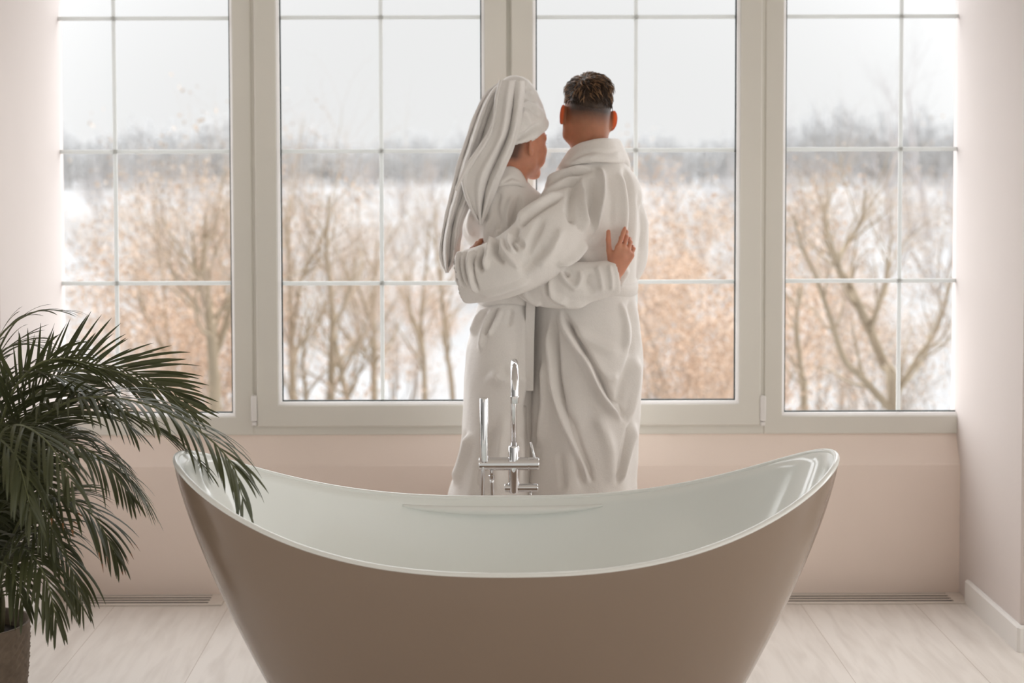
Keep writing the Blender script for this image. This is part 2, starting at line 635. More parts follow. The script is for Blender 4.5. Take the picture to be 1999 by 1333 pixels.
# mixer bar
xa, xb = at(935, 905, YFA)[0], at(1031, 905, YFA)[0]
bar = MB().lathe([(.0001, 0), (.0175, 0), (.019, .0015), (.019, xb - xa)], (xa, YFA, zb), axis=0, n=32)
bar.build('mixer_body', M_chr, tap, 40)
xc = at(1052, 905, YFA)[0]
cap = MB().lathe([(.0165, 0), (.0165, .003), (.019, .003), (.019, xc - xb - .0015), (.0175, xc - xb), (.0001, xc - xb)], (xb, YFA, zb), axis=0, n=32).build('control_knob', M_chr, tap, 40)
l0, l1 = at(1043.5, 893, YFA - .006), at(1036, 863, YFA - .012)
MB().tube([l0 - (l1 - l0) * .1, l0, l1], [.0032, .0032, .0030], 12).build('lever', M_chr, cap)
# lower diverter
zl = at(1003, 952, YFA)[2]
xa2, xb2 = at(985, 952, YFA)[0], at(1050, 952, YFA)[0]
dv = MB().lathe([(.0001, 0), (.011, 0), (.0125, .0015), (.0125, xb2 - xa2 - .0015), (.011, xb2 - xa2), (.0001, xb2 - xa2)], (xa2, YFA, zl), axis=0, n=28).build('diverter', M_chr, tap, 40)
pk = at(1036, 961, YFA)
MB().tube([(pk[0], YFA, zl - .008), (pk[0], YFA - .003, zl - .035)], .004, 12).build('diverter_lever', M_chr, dv)
# spout: collar, upright, gooseneck toward the bath
zc0, zc1 = at(1003, 897, YFA)[2], at(1003, 872, YFA)[2]
MB().lathe([(.0145, 0), (.0145, zc1 - zc0 - .001), (.0135, zc1 - zc0), (.009, zc1 - zc0)], (fb[0], YFA, zc0), n=28).build('collar', M_chr, tap, 40)
ztop = at(1003, 702, YFA - .1)[2]
R = .085
zc = ztop - .0105 - R
pts = [(fb[0], YFA, zc1 - .004), (fb[0], YFA, zc - .05)]
for k in range(25):
    a = PI * k / 24
    pts.append((fb[0], YFA - R + R * math.cos(a), zc + R * math.sin(a)))
zt = at(1003, 787, YFA - 2 * R)[2]
pts.append((fb[0], YFA - 2 * R, (zc + zt) / 2))
pts.append((fb[0], YFA - 2 * R, zt + .012))
sp = MB().tube(pts, [.0090, .0090] + [.0090 + .0027 * min(1, k / 14) for k in range(25)] + [.0117, .0117], 24)
sp.build('spout', M_chr, tap)
MB().lathe([(.0095, 0), (.0122, 0), (.0127, .001), (.0127, .02), (.0117, .021)], (fb[0], YFA - 2 * R, zt), n=28).build('spout_tip', M_chr, tap, 40)
# hand shower
hs = at(945, 893, YFA - .012)
zt2 = at(945, 769, YFA - .012)[2]
hp = MB().lathe([(.010, 0), (.012, .002), (.0125, .02), (.0128, zt2 - hs[2] - .002), (.0118, zt2 - hs[2]), (.0001, zt2 - hs[2])], (hs[0], YFA - .012, hs[2] - .012), n=28)
hand = hp.build('hand_shower', M_chr, tap, 40)
# hose from the bar, looping down and back to the hand shower
c0 = at(960, 918, YFA)
MB().lathe([(.0075, 0), (.0075, -.018), (.0095, -.019), (.0095, -.028), (.0065, -.032)], (c0[0], YFA, c0[2] + .004), n=20).build('hose_connector', M_chr, tap, 40)
p0 = np.array([hs[0] - .001, YFA - .012, hs[2] - .01])
p1 = np.array([c0[0], YFA, c0[2] - .025])
hose = bez([p0, p0 + (-.004, 0, -.06), p0 + (-.008, .005, -.25), p0 + (-.006, .006, -.44), np.array([(p0[0] + p1[0]) / 2, YFA, .14]), p1 + (.012, 0, -.34), p1 + (.003, 0, -.12), p1], 70)
MB().tube(hose, .0062, 12).build('shower_hose', M_chr2, tap)
# ================================================================ implicit-surface modelling kit


class Field:
    """Signed distance field on a regular grid; shapes are blended in, then meshed by surface nets."""

    def __init__(self, lo, hi, h):
        self.lo = np.asarray(lo, float)
        self.h = h
        n = np.ceil((np.asarray(hi, float) - self.lo) / h).astype(int) + 1
        self.F = np.full(tuple(n), 0.3, np.float32)
        self.ax = [(self.lo[i] + h * np.arange(n[i])).astype(np.float32) for i in range(3)]

    def block(self, lo, hi):
        s = []
        for i in range(3):
            a = int(np.clip(math.floor((lo[i] - self.lo[i]) / self.h), 0, self.F.shape[i]))
            b = int(np.clip(math.ceil((hi[i] - self.lo[i]) / self.h) + 1, 0, self.F.shape[i]))
            s.append(slice(a, b))
        return tuple(s)

    def coords(self, s):
        return (self.ax[0][s[0]][:, None, None], self.ax[1][s[1]][None, :, None], self.ax[2][s[2]][None, None, :])

    def mix(self, s, d, k, op='u'):
        A = self.F[s]
        d = d.astype(np.float32)
        if op == 's':                         # smooth subtraction
            A, d = -A, d
        if k > 0:
            hh = np.maximum(k - np.abs(A - d), 0) / k
            R = np.minimum(A, d) - hh * hh * k * .25
        else:
            R = np.minimum(A, d)
        self.F[s] = -R if op == 's' else R

    def cone(self, a, b, ra, rb, k=.01, op='u', flat=None):
        """Round cone from a to b; flat=(direction, factor) squashes the cross-section along a direction."""
        a, b = np.asarray(a, float), np.asarray(b, float)
        m = max(ra, rb) + k + .03
        s = self.block(np.minimum(a, b) - m, np.maximum(a, b) + m)
        if 0 in self.F[s].shape:
            return
        self.mix(s, self._cone(s, a, b, ra, rb, flat), k, op)

    def _cone(self, s, a, b, ra, rb, flat=None):
        x, y, z = self.coords(s)
        p = [x - a[0], y - a[1], z - a[2]]
        ab = b - a
        if flat is not None:
            n = np.asarray(flat[0], float)
            n /= np.linalg.norm(n)
            g = 1 / flat[1] - 1
            q = p[0] * n[0] + p[1] * n[1] + p[2] * n[2]
            p = [p[i] + g * q * n[i] for i in range(3)]
            ab = ab + g * (ab @ n) * n
        L2 = ab @ ab + 1e-12
        t = np.clip((p[0] * ab[0] + p[1] * ab[1] + p[2] * ab[2]) / L2, 0, 1)
        d = np.sqrt((p[0] - ab[0] * t) ** 2 + (p[1] - ab[1] * t) ** 2 + (p[2] - ab[2] * t) ** 2)
        d = d - (ra + (rb - ra) * t)
        if flat is not None:
            d = d * (.5 + .5 * flat[1])
        return d

    def chain(self, P, R, k=.01, op='u', flat=None, n=None):
        """Smooth tube through points P with radii R."""
        if n:
            Q = bez(np.column_stack([np.asarray(P, float), np.asarray(R, float)]), n)
            P, R = Q[:, :3], Q[:, 3]
        P = np.asarray(P, float)
        m = max(R) + k + .03
        s = self.block(P.min(0) - m, P.max(0) + m)
        d = None
        for i in range(len(P) - 1):
            e = self._cone(s, P[i], P[i + 1], R[i], R[i + 1], flat)
            d = e if d is None else np.minimum(d, e)
        self.mix(s, d, k, op)

    def ell(self, c, r, k=.01, rot=None, op='u'):
        """Ellipsoid; rot = 3x3 whose rows are its local axes."""
        c, r = np.asarray(c, float), np.asarray(r, float)
        m = max(r) + k + .02
        s = self.block(c - m, c + m)
        x, y, z = self.coords(s)
        p = [x - c[0], y - c[1], z - c[2]]
        if rot is not None:
            p = [p[0] * rot[i][0] + p[1] * rot[i][1] + p[2] * rot[i][2] for i in range(3)]
        q = np.sqrt((p[0] / r[0]) ** 2 + (p[1] / r[1]) ** 2 + (p[2] / r[2]) ** 2) + 1e-9
        q2 = np.sqrt((p[0] / r[0] ** 2) ** 2 + (p[1] / r[1] ** 2) ** 2 + (p[2] / r[2] ** 2) ** 2) + 1e-9
        self.mix(s, q * (q - 1) / q2, k, op)

    def stack(self, rows, k=.02, e=2.2, op='u', zlim=None, wob=None, grow=0.0):
        """Body column: rows (z, cx, a, cy, b), any order; superelliptic sections."""
        R = np.array(sorted(rows))
        t = np.linspace(0, 1, 160)
        D = bez(R, 160)
        D = D[np.argsort(D[:, 0])]
        z0, z1 = (R[0, 0], R[-1, 0]) if zlim is None else zlim
        m = k + .03 + grow
        s = self.block((min(R[:, 1] - R[:, 2]) - m, min(R[:, 3] - R[:, 4]) - m, z0 - m), (max(R[:, 1] + R[:, 2]) + m, max(R[:, 3] + R[:, 4]) + m, z1 + m))
        x, y, z = self.coords(s)
        zz = self.ax[2][s[2]]
        f = lambda i: np.interp(zz, D[:, 0], D[:, i])[None, None, :]
        cx, a, cy, b = f(1), f(2) + grow, f(3), f(4) + grow
        dx, dy = x - cx, y - cy
        rho = ((np.abs(dx) / a) ** e + (np.abs(dy) / b) ** e) ** (1 / e)
        rad = np.sqrt(dx * dx + dy * dy) + 1e-6
        if wob is not None:
            rho = rho / (1 + wob(np.arctan2(dy / b, dx / a), z))
        d = rad * (1 - 1 / (rho + 1e-6))
        d = np.where(rho < .35, -np.minimum(a, b) * .65, d)
        d = np.maximum(d, np.maximum(z - z1, z0 - z))
        self.mix(s, d, k, op)

    def hollow(self, z, t):
        """Turn everything under height z into a shell of thickness t (open at its foot)."""
        k = int((z - self.lo[2]) / self.h)
        if k <= 0:
            return
        zz = self.ax[2][:k][None, None, :]
        tt = t + np.clip((zz - (z - .1)) / .1, 0, 1) * .2
        self.F[:, :, :k] = np.maximum(self.F[:, :, :k], -(self.F[:, :, :k] + tt))

    def cut(self, P, n):
        """Keep only the side of the plane (P, n) that n points away from."""
        x, y, z = self.coords((slice(None),) * 3)
        d = (x - P[0]) * n[0] + (y - P[1]) * n[1] + (z - P[2]) * n[2]
        self.F = np.maximum(self.F, d.astype(np.float32))

    def mesh(self, smooth=2):
        F = self.F
        ins = F < 0
        nx, ny, nz = F.shape
        cnt = np.zeros((nx - 1, ny - 1, nz - 1), np.int8)
        off = [(i, j, k) for i in (0, 1) for j in (0, 1) for k in (0, 1)]
        sub = lambda A, o: A[o[0]:o[0] + nx - 1, o[1]:o[1] + ny - 1, o[2]:o[2] + nz - 1]
        for o in off:
            cnt += sub(ins, o)
        act = (cnt > 0) & (cnt < 8)
        idx = np.full(act.shape, -1, np.int32)
        I = np.argwhere(act)
        idx[act] = np.arange(len(I))
        P = np.zeros((len(I), 3))
        C = np.zeros(len(I))
        val = {o: F[I[:, 0] + o[0], I[:, 1] + o[1], I[:, 2] + o[2]].astype(float) for o in off}
        for o in off:
            for a in range(3):
                if o[a] == 0:
                    q = list(o); q[a] = 1; q = tuple(q)
                    va, vb = val[o], val[q]
                    cr = (va < 0) != (vb < 0)
                    t = np.where(cr, va / np.where(va - vb == 0, 1, va - vb), 0)
                    pt = np.tile(np.array(o, float), (len(I), 1))
                    pt[:, a] += t
                    P[cr] += pt[cr]
                    C[cr] += 1
        P = (P / C[:, None] + I) * self.h + self.lo
        Q = []
        for a in range(3):
            b, c = (a + 1) % 3, (a + 2) % 3
            sa = [slice(None)] * 3; sb_ = [slice(None)] * 3
            sa[a] = slice(0, -1); sb_[a] = slice(1, None)
            A, B = ins[tuple(sa)], ins[tuple(sb_)]
            E = np.argwhere(A != B)
            E = E[(E[:, b] > 0) & (E[:, c] > 0) & (E[:, b] < F.shape[b] - 1) & (E[:, c] < F.shape[c] - 1)]
            inside = ins[E[:, 0], E[:, 1], E[:, 2]]
            def cell(db, dc):
                q = E.copy(); q[:, b] -= db; q[:, c] -= dc
                return idx[q[:, 0], q[:, 1], q[:, 2]]
            q = np.stack([cell(1, 1), cell(0, 1), cell(0, 0), cell(1, 0)], 1)
            q[~inside] = q[~inside][:, ::-1]
            Q.append(q)
        Q = np.concatenate(Q)
        P = lap(P, Q, smooth)
        return P, Q


def edges_of(Q):
    E = np.concatenate([Q[:, [i, (i + 1) % Q.shape[1]]] for i in range(Q.shape[1])])
    return E


def lap(P, Q, it, lam=.5):
    if it <= 0:
        return P
    E = edges_of(Q)
    n = len(P)
    deg = np.bincount(E[:, 0], minlength=n) + np.bincount(E[:, 1], minlength=n)
    deg = np.maximum(deg, 1)
    for _ in range(it):
        S = np.zeros_like(P)
        for a in range(3):
            S[:, a] = np.bincount(E[:, 0], P[E[:, 1], a], n) + np.bincount(E[:, 1], P[E[:, 0], a], n)
        P = P + lam * (S / deg[:, None] - P)
    return P


def normals(P, Q):
    a, b = P[Q[:, 2]] - P[Q[:, 0]], P[Q[:, 3 % Q.shape[1]]] - P[Q[:, 1]]
    fn = np.cross(a, b)
    N = np.zeros_like(P)
    for i in range(3):
        for j in range(Q.shape[1]):
            N[:, i] += np.bincount(Q[:, j], fn[:, i], len(P))
    return N / (np.linalg.norm(N, axis=1)[:, None] + 1e-12)


def vnoise(P, scale, seed=0, octv=2):
    """Cheap smooth noise from sums of sines, about -1..1."""
    r = np.random.default_rng(seed)
    o = np.zeros(len(P))
    for k in range(6 * octv):
        f = scale * (1 + .9 * (k % octv)) * r.normal(size=3)
        o += np.sin(P @ f + r.uniform(0, 6.28)) / (1 + .8 * (k % octv))
    return o / (2.2 * math.sqrt(octv * 1.0))


def sculpt(P, Q, strokes, facing=0.1, it=1):
    """Cloth folds. Each stroke: (list of photo pixels, width px, height m[, style]).
    style 'r' ridge, 'f' ridge with a sharp valley on its right-hand side, 'g' the same on its left."""
    N = normals(P, Q)
    view = P - _C
    view /= np.linalg.norm(view, axis=1)[:, None]
    fac = np.clip((-(N * view).sum(1) - facing + .15) / .3, 0, 1)
    px = proj(P)
    D = np.zeros(len(P))
    for st in strokes:
        pts, w, hgt = st[0], st[1], st[2]
        sty = st[3] if len(st) > 3 else 'r'
        L = bez(pts, max(8, 6 * len(pts)))
        m = 4 * w
        c = np.where((px[:, 0] > L[:, 0].min() - m) & (px[:, 0] < L[:, 0].max() + m) & (px[:, 1] > L[:, 1].min() - m) & (px[:, 1] < L[:, 1].max() + m))[0]
        if not len(c):
            continue
        q = px[c]
        best = np.full(len(c), 1e9); tt = np.zeros(len(c)); sg = np.zeros(len(c))
        n = len(L) - 1
        for i in range(n):
            a, b = L[i], L[i + 1]
            ab = b - a
            t = np.clip(((q - a) @ ab) / (ab @ ab + 1e-9), 0, 1)
            dv = q - a - t[:, None] * ab
            d = np.hypot(dv[:, 0], dv[:, 1])
            u = d < best
            best[u] = d[u]; tt[u] = (i + t[u]) / n
            cr = ab[0] * dv[:, 1] - ab[1] * dv[:, 0]
            sg[u] = np.sign(cr[u])
        s = best * sg
        taper = np.clip(np.minimum(tt, 1 - tt) / .22, 0, 1)
        taper = taper * taper * (3 - 2 * taper)
        if sty == 'r':
            f = np.exp(-(s / w) ** 2)
        else:
            e = 1 if sty == 'f' else -1
            f = np.exp(-(s / w) ** 2) - 1.15 * np.exp(-((s - e * 1.2 * w) / (.7 * w)) ** 2)
        D[c] += hgt * f * taper
    return P + N * (D * fac)[:, None]


def ellipsoid_frame(fwd, upv=(0, 0, 1)):
    f = np.asarray(fwd, float); f /= np.linalg.norm(f)
    u = np.asarray(upv, float)
    r = np.cross(f, u); r /= np.linalg.norm(r)
    u = np.cross(r, f)
    return r, f, u


def hand(fl, wrist, pdir, pnorm, thumb_side, s=1.0, curls=(.3, .3, .3, .3), spread=.12, thumb=(.6, .5, 1.0), lens=(1, 1, 1, 1)):
    """Right or left hand in the field. pdir: wrist to knuckles; pnorm: out of the back of the hand;
    thumb_side: +1 if the thumb is on the side cross(pdir, pnorm)."""
    f = np.asarray(pdir, float); f /= np.linalg.norm(f)
    n = np.asarray(pnorm, float); n -= f * (n @ f); n /= np.linalg.norm(n)
    r = np.cross(f, n) * thumb_side
    w = np.asarray(wrist, float)
    K = []
    for i, (o, l) in enumerate(((.030, .088), (.0105, .092), (-.0095, .087), (-.028, .078))):
        kn = w + s * (f * l + r * o)
        K.append(kn)
        fl.cone(w + s * (f * .012 + r * o * .62), kn, .0125 * s, .0105 * s, .012 * s)
    fl.cone(w + s * f * .03, w + s * f * .06 + r * s * .004, .014 * s, .014 * s, .02 * s)
    seg = ((.042, .025, .020), (.046, .029, .021), (.042, .027, .021), (.033, .021, .018))
    for i in range(4):
        kn = K[i]
        ang = 0.0
        d0 = f + r * spread * (1.2, .35, -.45, -1.3)[i]
        d0 /= np.linalg.norm(d0)
        p = kn
        rr = (.0086, .0088, .0084, .0074)[i] * s
        for j, L in enumerate(seg[i]):
            ang += curls[i] * (1.0, 1.1, .8)[j]
            d = d0 * math.cos(ang) - n * math.sin(ang)
            q = p + d * L * s * lens[i]
            fl.cone(p, q, rr, rr * .92, .003 * s)
            fl.ell(p, (rr * 1.08,) * 3, .004 * s)
            p, rr = q, rr * .92
    t0 = w + s * (f * .022 + r * .020 - n * .006)
    d = r * math.sin(thumb[0]) + f * math.cos(thumb[0]) - n * .25
    d /= np.linalg.norm(d)
    tk = thumb[2]
    t1 = t0 + d * .042 * s * tk
    fl.cone(t0, t1, .015 * s, .0105 * s, .014 * s)
    d2 = d - n * thumb[1] * .3 + f * .3
    d2 /= np.linalg.norm(d2)
    t2 = t1 + d2 * .034 * s * tk
    fl.cone(t1, t2, .0102 * s, .0092 * s, .004 * s)
    d3 = d2 - n * thumb[1] * .3 + f * .2
    d3 /= np.linalg.norm(d3)
    fl.cone(t2, t2 + d3 * .026 * s * tk, .0093 * s, .0076 * s, .004 * s)


def paint(me, name, val):
    a = me.attributes.new(name, 'FLOAT', 'POINT')
    a.data.foreach_set('value', np.asarray(val, np.float32))
# ================================================================ the couple
YM, YWo = 4.80, 4.80
PX = lambda px, Y: px * Y / F          # pixel length -> metres at depth Y


def rows_px(rows, Y):
    out = []
    for py, xl, xr, cy, b in rows:
        c = at((xl + xr) / 2, py, Y)
        out.append((c[2], c[0], PX((xr - xl) / 2, Y), cy, b))
    return out


def terry(name, col, shade=.06):
    m, nt, b = nt_new(name)
    N, L = nt.nodes, nt.links
    b.inputs['Roughness'].default_value = .95
    b.inputs['Specular IOR Level'].default_value = .1
    b.inputs['Sheen Weight'].default_value = .18
    b.inputs['Sheen Roughness'].default_value = .6
    tc = N.new('ShaderNodeTexCoord')
    n1 = N.new('ShaderNodeTexNoise'); n1.inputs['Scale'].default_value = 420; n1.inputs['Detail'].default_value = 2
    n2 = N.new('ShaderNodeTexNoise'); n2.inputs['Scale'].default_value = 26; n2.inputs['Detail'].default_value = 4
    for n in (n1, n2):
        L.new(tc.outputs['Object'], n.inputs['Vector'])
    ad = N.new('ShaderNodeMath'); ad.operation = 'MULTIPLY_ADD'; ad.inputs[1].default_value = 2.2
    L.new(n2.outputs['Fac'], ad.inputs[0]); L.new(n1.outputs['Fac'], ad.inputs[2])
    bp = N.new('ShaderNodeBump'); bp.inputs['Strength'].default_value = .55; bp.inputs['Distance'].default_value = .0022
    L.new(ad.outputs[0], bp.inputs['Height']); L.new(bp.outputs['Normal'], b.inputs['Normal'])
    rp = N.new('ShaderNodeValToRGB')
    rp.color_ramp.elements[0].position = .3; rp.color_ramp.elements[1].position = .65
    rp.color_ramp.elements[0].color = tuple(c * (1 - shade) for c in col[:3]) + (1,)
    rp.color_ramp.elements[1].color = col
    L.new(n1.outputs['Fac'], rp.inputs['Fac'])
    L.new(rp.outputs['Color'], b.inputs['Base Color'])
    return m


M_robe = terry('white_terry', sl(236, 232, 228))
M_towel = terry('white_towel', sl(236, 233, 230))


def skin(name, base, hair):
    m, nt, b = nt_new(name)
    N, L = nt.nodes, nt.links
    b.inputs['Roughness'].default_value = .5
    b.inputs['Subsurface Weight'].default_value = .35
    b.inputs['Subsurface Radius'].default_value = (1, .25, .1)
    b.inputs['Subsurface Scale'].default_value = .012
    tc = N.new('ShaderNodeTexCoord')
    nz = N.new('ShaderNodeTexNoise'); nz.inputs['Scale'].default_value = 40; nz.inputs['Detail'].default_value = 4
    L.new(tc.outputs['Object'], nz.inputs['Vector'])
    rp = N.new('ShaderNodeValToRGB')
    rp.color_ramp.elements[0].position = .3; rp.color_ramp.elements[1].position = .7
    rp.color_ramp.elements[0].color = tuple(c * .86 for c in base[:3]) + (1,)
    rp.color_ramp.elements[1].color = base
    L.new(nz.outputs['Fac'], rp.inputs['Fac'])
    at_ = N.new('ShaderNodeAttribute'); at_.attribute_name = 'stubble'
    n3 = N.new('ShaderNodeTexNoise'); n3.inputs['Scale'].default_value = 500
    L.new(tc.outputs['Object'], n3.inputs['Vector'])
    mu = N.new('ShaderNodeMath'); mu.operation = 'MULTIPLY_ADD'; mu.inputs[1].default_value = .5; mu.inputs[2].default_value = .7
    L.new(n3.outputs['Fac'], mu.inputs[0])
    m2 = N.new('ShaderNodeMath'); m2.operation = 'MULTIPLY'; m2.use_clamp = True
    L.new(mu.outputs[0], m2.inputs[0]); L.new(at_.outputs['Fac'], m2.inputs[1])
    mx = N.new('ShaderNodeMix'); mx.data_type = 'RGBA'
    L.new(m2.outputs[0], mx.inputs['Factor'])
    L.new(rp.outputs['Color'], mx.inputs['A'])
    mx.inputs['B'].default_value = hair
    L.new(mx.outputs['Result'], b.inputs['Base Color'])
    th = N.new('ShaderNodeAttribute'); th.attribute_name = 'thin'
    tl_ = N.new('ShaderNodeBsdfTranslucent'); tl_.inputs['Color'].default_value = (.95, .36, .18, 1)
    ms = N.new('ShaderNodeMixShader')
    L.new(th.outputs['Fac'], ms.inputs[0]); L.new(b.outputs[0], ms.inputs[1]); L.new(tl_.outputs[0], ms.inputs[2])
    L.new(ms.outputs[0], N['Material Output'].inputs['Surface'])
    lp = N.new('ShaderNodeAttribute'); lp.attribute_name = 'lip'
    m3 = N.new('ShaderNodeMix'); m3.data_type = 'RGBA'
    L.new(lp.outputs['Fac'], m3.inputs['Factor'])
    L.new(mx.outputs['Result'], m3.inputs['A'])
    m3.inputs['B'].default_value = sl(196, 92, 84)
    L.new(m3.outputs['Result'], b.inputs['Base Color'])
    return m


M_skin_m = skin('man_skin', sl(176, 118, 88), sl(34, 27, 23))
M_skin_w = skin('woman_skin', sl(204, 142, 114), sl(60, 40, 30))
M_hair = mat('dark_brown_hair', sl(74, 56, 42), .45, spec=.35, noise=.65, nscale=30)
M_hair2 = mat('lit_brown_hair', sl(150, 114, 82), .4, spec=.4, noise=.4, nscale=30)  # paler brown paints the light falling on the top strands
M_lash = mat('lash_brown', sl(40, 28, 22), .6)

# ---------------------------------------------------------------- shared head modelling


def head(fl, c, fwd, tilt, s, male):
    """Skull, face, ears; c = skull centre. Returns frame (r, f, u)."""
    r, f, u = ellipsoid_frame(fwd, tilt)
    R = [r, f, u]
    q = lambda a, b, d: c + s * (r * a + f * b + u * d)
    fl.ell(c, np.array((.074, .092, .088)) * s, .01, R)
    fl.ell(q(0, .012, -.015), np.array((.070, .082, .082)) * s, .02, R)
    fl.ell(q(0, .038, -.062), np.array((.054, .055, .062)) * s, .03, R)          # face mass
    jw = .052 if male else .044
    for e in (-1, 1):
        fl.cone(q(e * (jw + .008), .010, -.060), q(e * jw, .020, -.098), .016 * s, .014 * s, .03)      # jaw angle
        fl.cone(q(e * jw, .020, -.098), q(e * .014, .076, -.128), .015 * s, .014 * s, .025)
        fl.ell(q(e * .042, .064, -.045), np.array((.022, .022, .018)) * s, .022, R)   # cheek bones
        fl.ell(q(e * .033, .072, -.078), np.array((.020, .018, .022)) * s, .022, R)
        fl.cone(q(e * .050, .068, -.002), q(e * .012, .086, .004), .010 * s, .010 * s, .014)      # brow
        fl.ell(q(e * .031, .091, -.020), np.array((.016, .010, .011)) * s, .010, R, 's')      # socket
        fl.ell(q(e * .031, .078, -.020), np.array((.0125,) * 3) * s, .003, R)      # eyeball and lids
    fl.ell(q(0, .080, -.118), np.array((.020, .016, .017)) * s, .02, R)
    fl.cone(q(0, .088, -.008), q(0, .110, -.046), .0075 * s, .0105 * s, .010)        # nose
    for e in (-1, 1):
        fl.ell(q(e * .011, .098, -.051), np.array((.009, .011, .008)) * s, .006, R)
    fl.cone(q(-.020, .084, -.079), q(.020, .084, -.079), .0065 * s, .0065 * s, .006)      # lips
    fl.cone(q(-.016, .083, -.090), q(.016, .083, -.090), .0075 * s, .0075 * s, .005)
    for e in (-1, 1):                                                            # ears
        ec = q(e * (.087 if male else .081), -.008, -.035)
        er = ellipsoid_frame(f * .80 + r * e * (-.50 if male else -.65), u)
        fl.ell(ec, np.array((.0075, .021, .034)) * s, .006, er)
        fl.ell(ec + s * (r * e * .007 + f * .004 + u * .004), np.array((.007, .011, .018)) * s, .005, er, 's')
        fl.ell(ec + s * (u * -.024 + f * .004), np.array((.006, .009, .009)) * s, .005, er)
    return r, f, u


def leg(fl, x, y, ztop, s, side):
    fl.chain([(x, y, ztop), (x, y - .005, ztop * .6), (x, y + .005, ztop * .53), (x, y - .02, ztop * .36), (x, y - .005, .09)], [.085 * s, .066 * s, .056 * s, .053 * s, .036 * s], .03, n=14)
    fl.cone((x, y - .035, .035), (x + side * .01, y + .09, .035), .034 * s, .034 * s, .03, flat=((0, 0, 1), .9))
    fl.cone((x + side * .01, y + .10, .028), (x + side * .022, y + .165, .022), .038 * s, .022 * s, .03, flat=((0, 0, 1), .6))
    for i in range(5):
        fl.cone((x + side * (.022 + .040 * (i / 4 - .62)), y + .155, .018), (x + side * (.022 + .044 * (i / 4 - .62)), y + .195 - .008 * i, .014), .011 * s, (.011 - .0008 * i) * s, .004)


# ================================================================ MAN
mb0 = at(1148, 1190, YM)
man = thing('person', 'standing man with short dark hair in a white bathrobe, one arm round the woman', 'person', (mb0[0], YM, 0))
hc = at(1148, 209, YM + .01)
fl = Field((-.14, 4.42, -.005), (.66, 5.16, 1.90), .004)
mfwd = np.array((-.20, 1.0, -.05))
mtil = np.array((.11, 0, 1.0))
mr, mf, mu_ = head(fl, hc, mfwd, mtil, 1.0, True)
nb = at(1160, 330, YM)
fl.chain([hc + np.array((.004, -.018, -.07)), at(1152, 290, YM + .0), nb + (0, 0, 0)], [.060, .058, .066], .035, n=8)
fl.stack(rows_px([(330, 1105, 1207, YM, .055), (380, 1092, 1222, YM + .01, .085), (450, 1094, 1220, YM + .01, .09), (540, 1098, 1214, YM, .085), (620, 1088, 1222, YM, .095), (700, 1090, 1222, YM, .09)], YM), .04)
for e in (-1, 1):
    fl.cone(nb + (0, 0, -.02), at(1155 + e * 48, 378, YM), .050, .055, .05)
    leg(fl, mb0[0] + e * .085, YM, .84, 1.0, e)
# left arm round the woman's back, right arm forward
A = [at(1112, 392, 4.745), at(1092, 436, 4.675), at(1056, 480, 4.615), at(994, 518, 4.595), at(938, 532, 4.61)]
fl.chain(A, [.058, .056, .050, .042, .030], .03, n=16)
hw = at(912, 526, 4.640)
fl.cone(A[-1], hw, .028, .025, .01)
hand(fl, hw, at(918, 490, 4.710) - hw, np.array((-.75, -.45, .55)), 1, .98, (.30, .35, .4, .45), .06, (.5, .5, 1.0))
B = [at(1196, 374, 4.815), at(1219, 430, 4.845), at(1224, 485, 4.865), at(1212, 520, 4.93), at(1180, 522, 5.03)]
fl.chain(B, [.056, .050, .044, .040, .030], .03, n=16)
hand(fl, B[-1], np.array((-.9, .35, .05)), np.array((.3, .9, .1)), 1, .98, (.25, .3, .3, .3), .06)
V, Q = fl.mesh(1)
px_ = proj(V)
st = np.zeros(len(V))
loc = (V - hc) @ np.stack([mr, mf, mu_], 1)
hm = np.clip((loc[:, 2] + .070) / .052, 0, 1)         # fade height on the back of the head
hm *= np.clip((.052 - loc[:, 1]) / .02, 0, 1) * (loc[:, 2] > -.10)
ear = np.exp(-(((np.abs(loc[:, 0]) - .088) / .012) ** 2)) * (np.abs(loc[:, 2] + .03) < .045) * (np.abs(loc[:, 1] + .005) < .035)
hm = hm ** 1.2 * (1 - np.clip(ear * 2, 0, 1))
me = mesh_from('man_body', V, Q, M_skin_m)
paint(me, 'stubble', np.clip(hm, 0, 1) * .97)
paint(me, 'thin', np.clip((np.abs(loc[:, 0]) - .082) / .008, 0, 1) * (np.abs(loc[:, 2] + .03) < .06) * .7)
paint(me, 'lip', np.exp(-((loc[:, 0] / .02) ** 2 + ((loc[:, 2] + .09) / .010) ** 2)) * (loc[:, 1] > .085) * .7)
obj('body', me, man)

# hair: a cap plus combed strands
fh = Field(hc - .16, hc + .16, .004)
q = lambda a, b, d: hc + 1.0 * (mr * a + mf * b + mu_ * d)
Rm = [mr, mf, mu_]
fh.ell(q(0, -.002, .004), np.array((.0795, .099, .098)) * .925, .01, Rm)
fh.ell(q(-.006, .045, .060), np.array((.058, .055, .042)) * .915, .03, Rm)
fh.ell(q(.012, .0, .066), np.array((.056, .07, .042)) * .915, .03, Rm)
fh.cut(q(0, -.02, .004), (-mu_ * .96 - mf * -.25) / 1.0)
fh.cut(q(0, .088, 0), mf)
Vh, Qh = fh.mesh(3)
Nh = normals(Vh, Qh)
lh = (Vh - hc) @ np.stack([mr, mf, mu_], 1)
ang = np.arctan2(lh[:, 0] + .01, lh[:, 2])
Vh = Vh + Nh * (.0025 * np.sin(ang * 38 + 9 * lh[:, 1] / .1 + 3 * vnoise(Vh, 30, 3)) * np.clip((lh[:, 2] - .0) / .03, 0, 1))[:, None]
hair = obj('hair', mesh_from('man_hair', Vh, Qh, M_hair), man)
hs_ = MB()
rr = np.random.default_rng(11)
cand = np.where((lh[:, 2] > .012) & (Nh @ mu_ > -.2))[0]
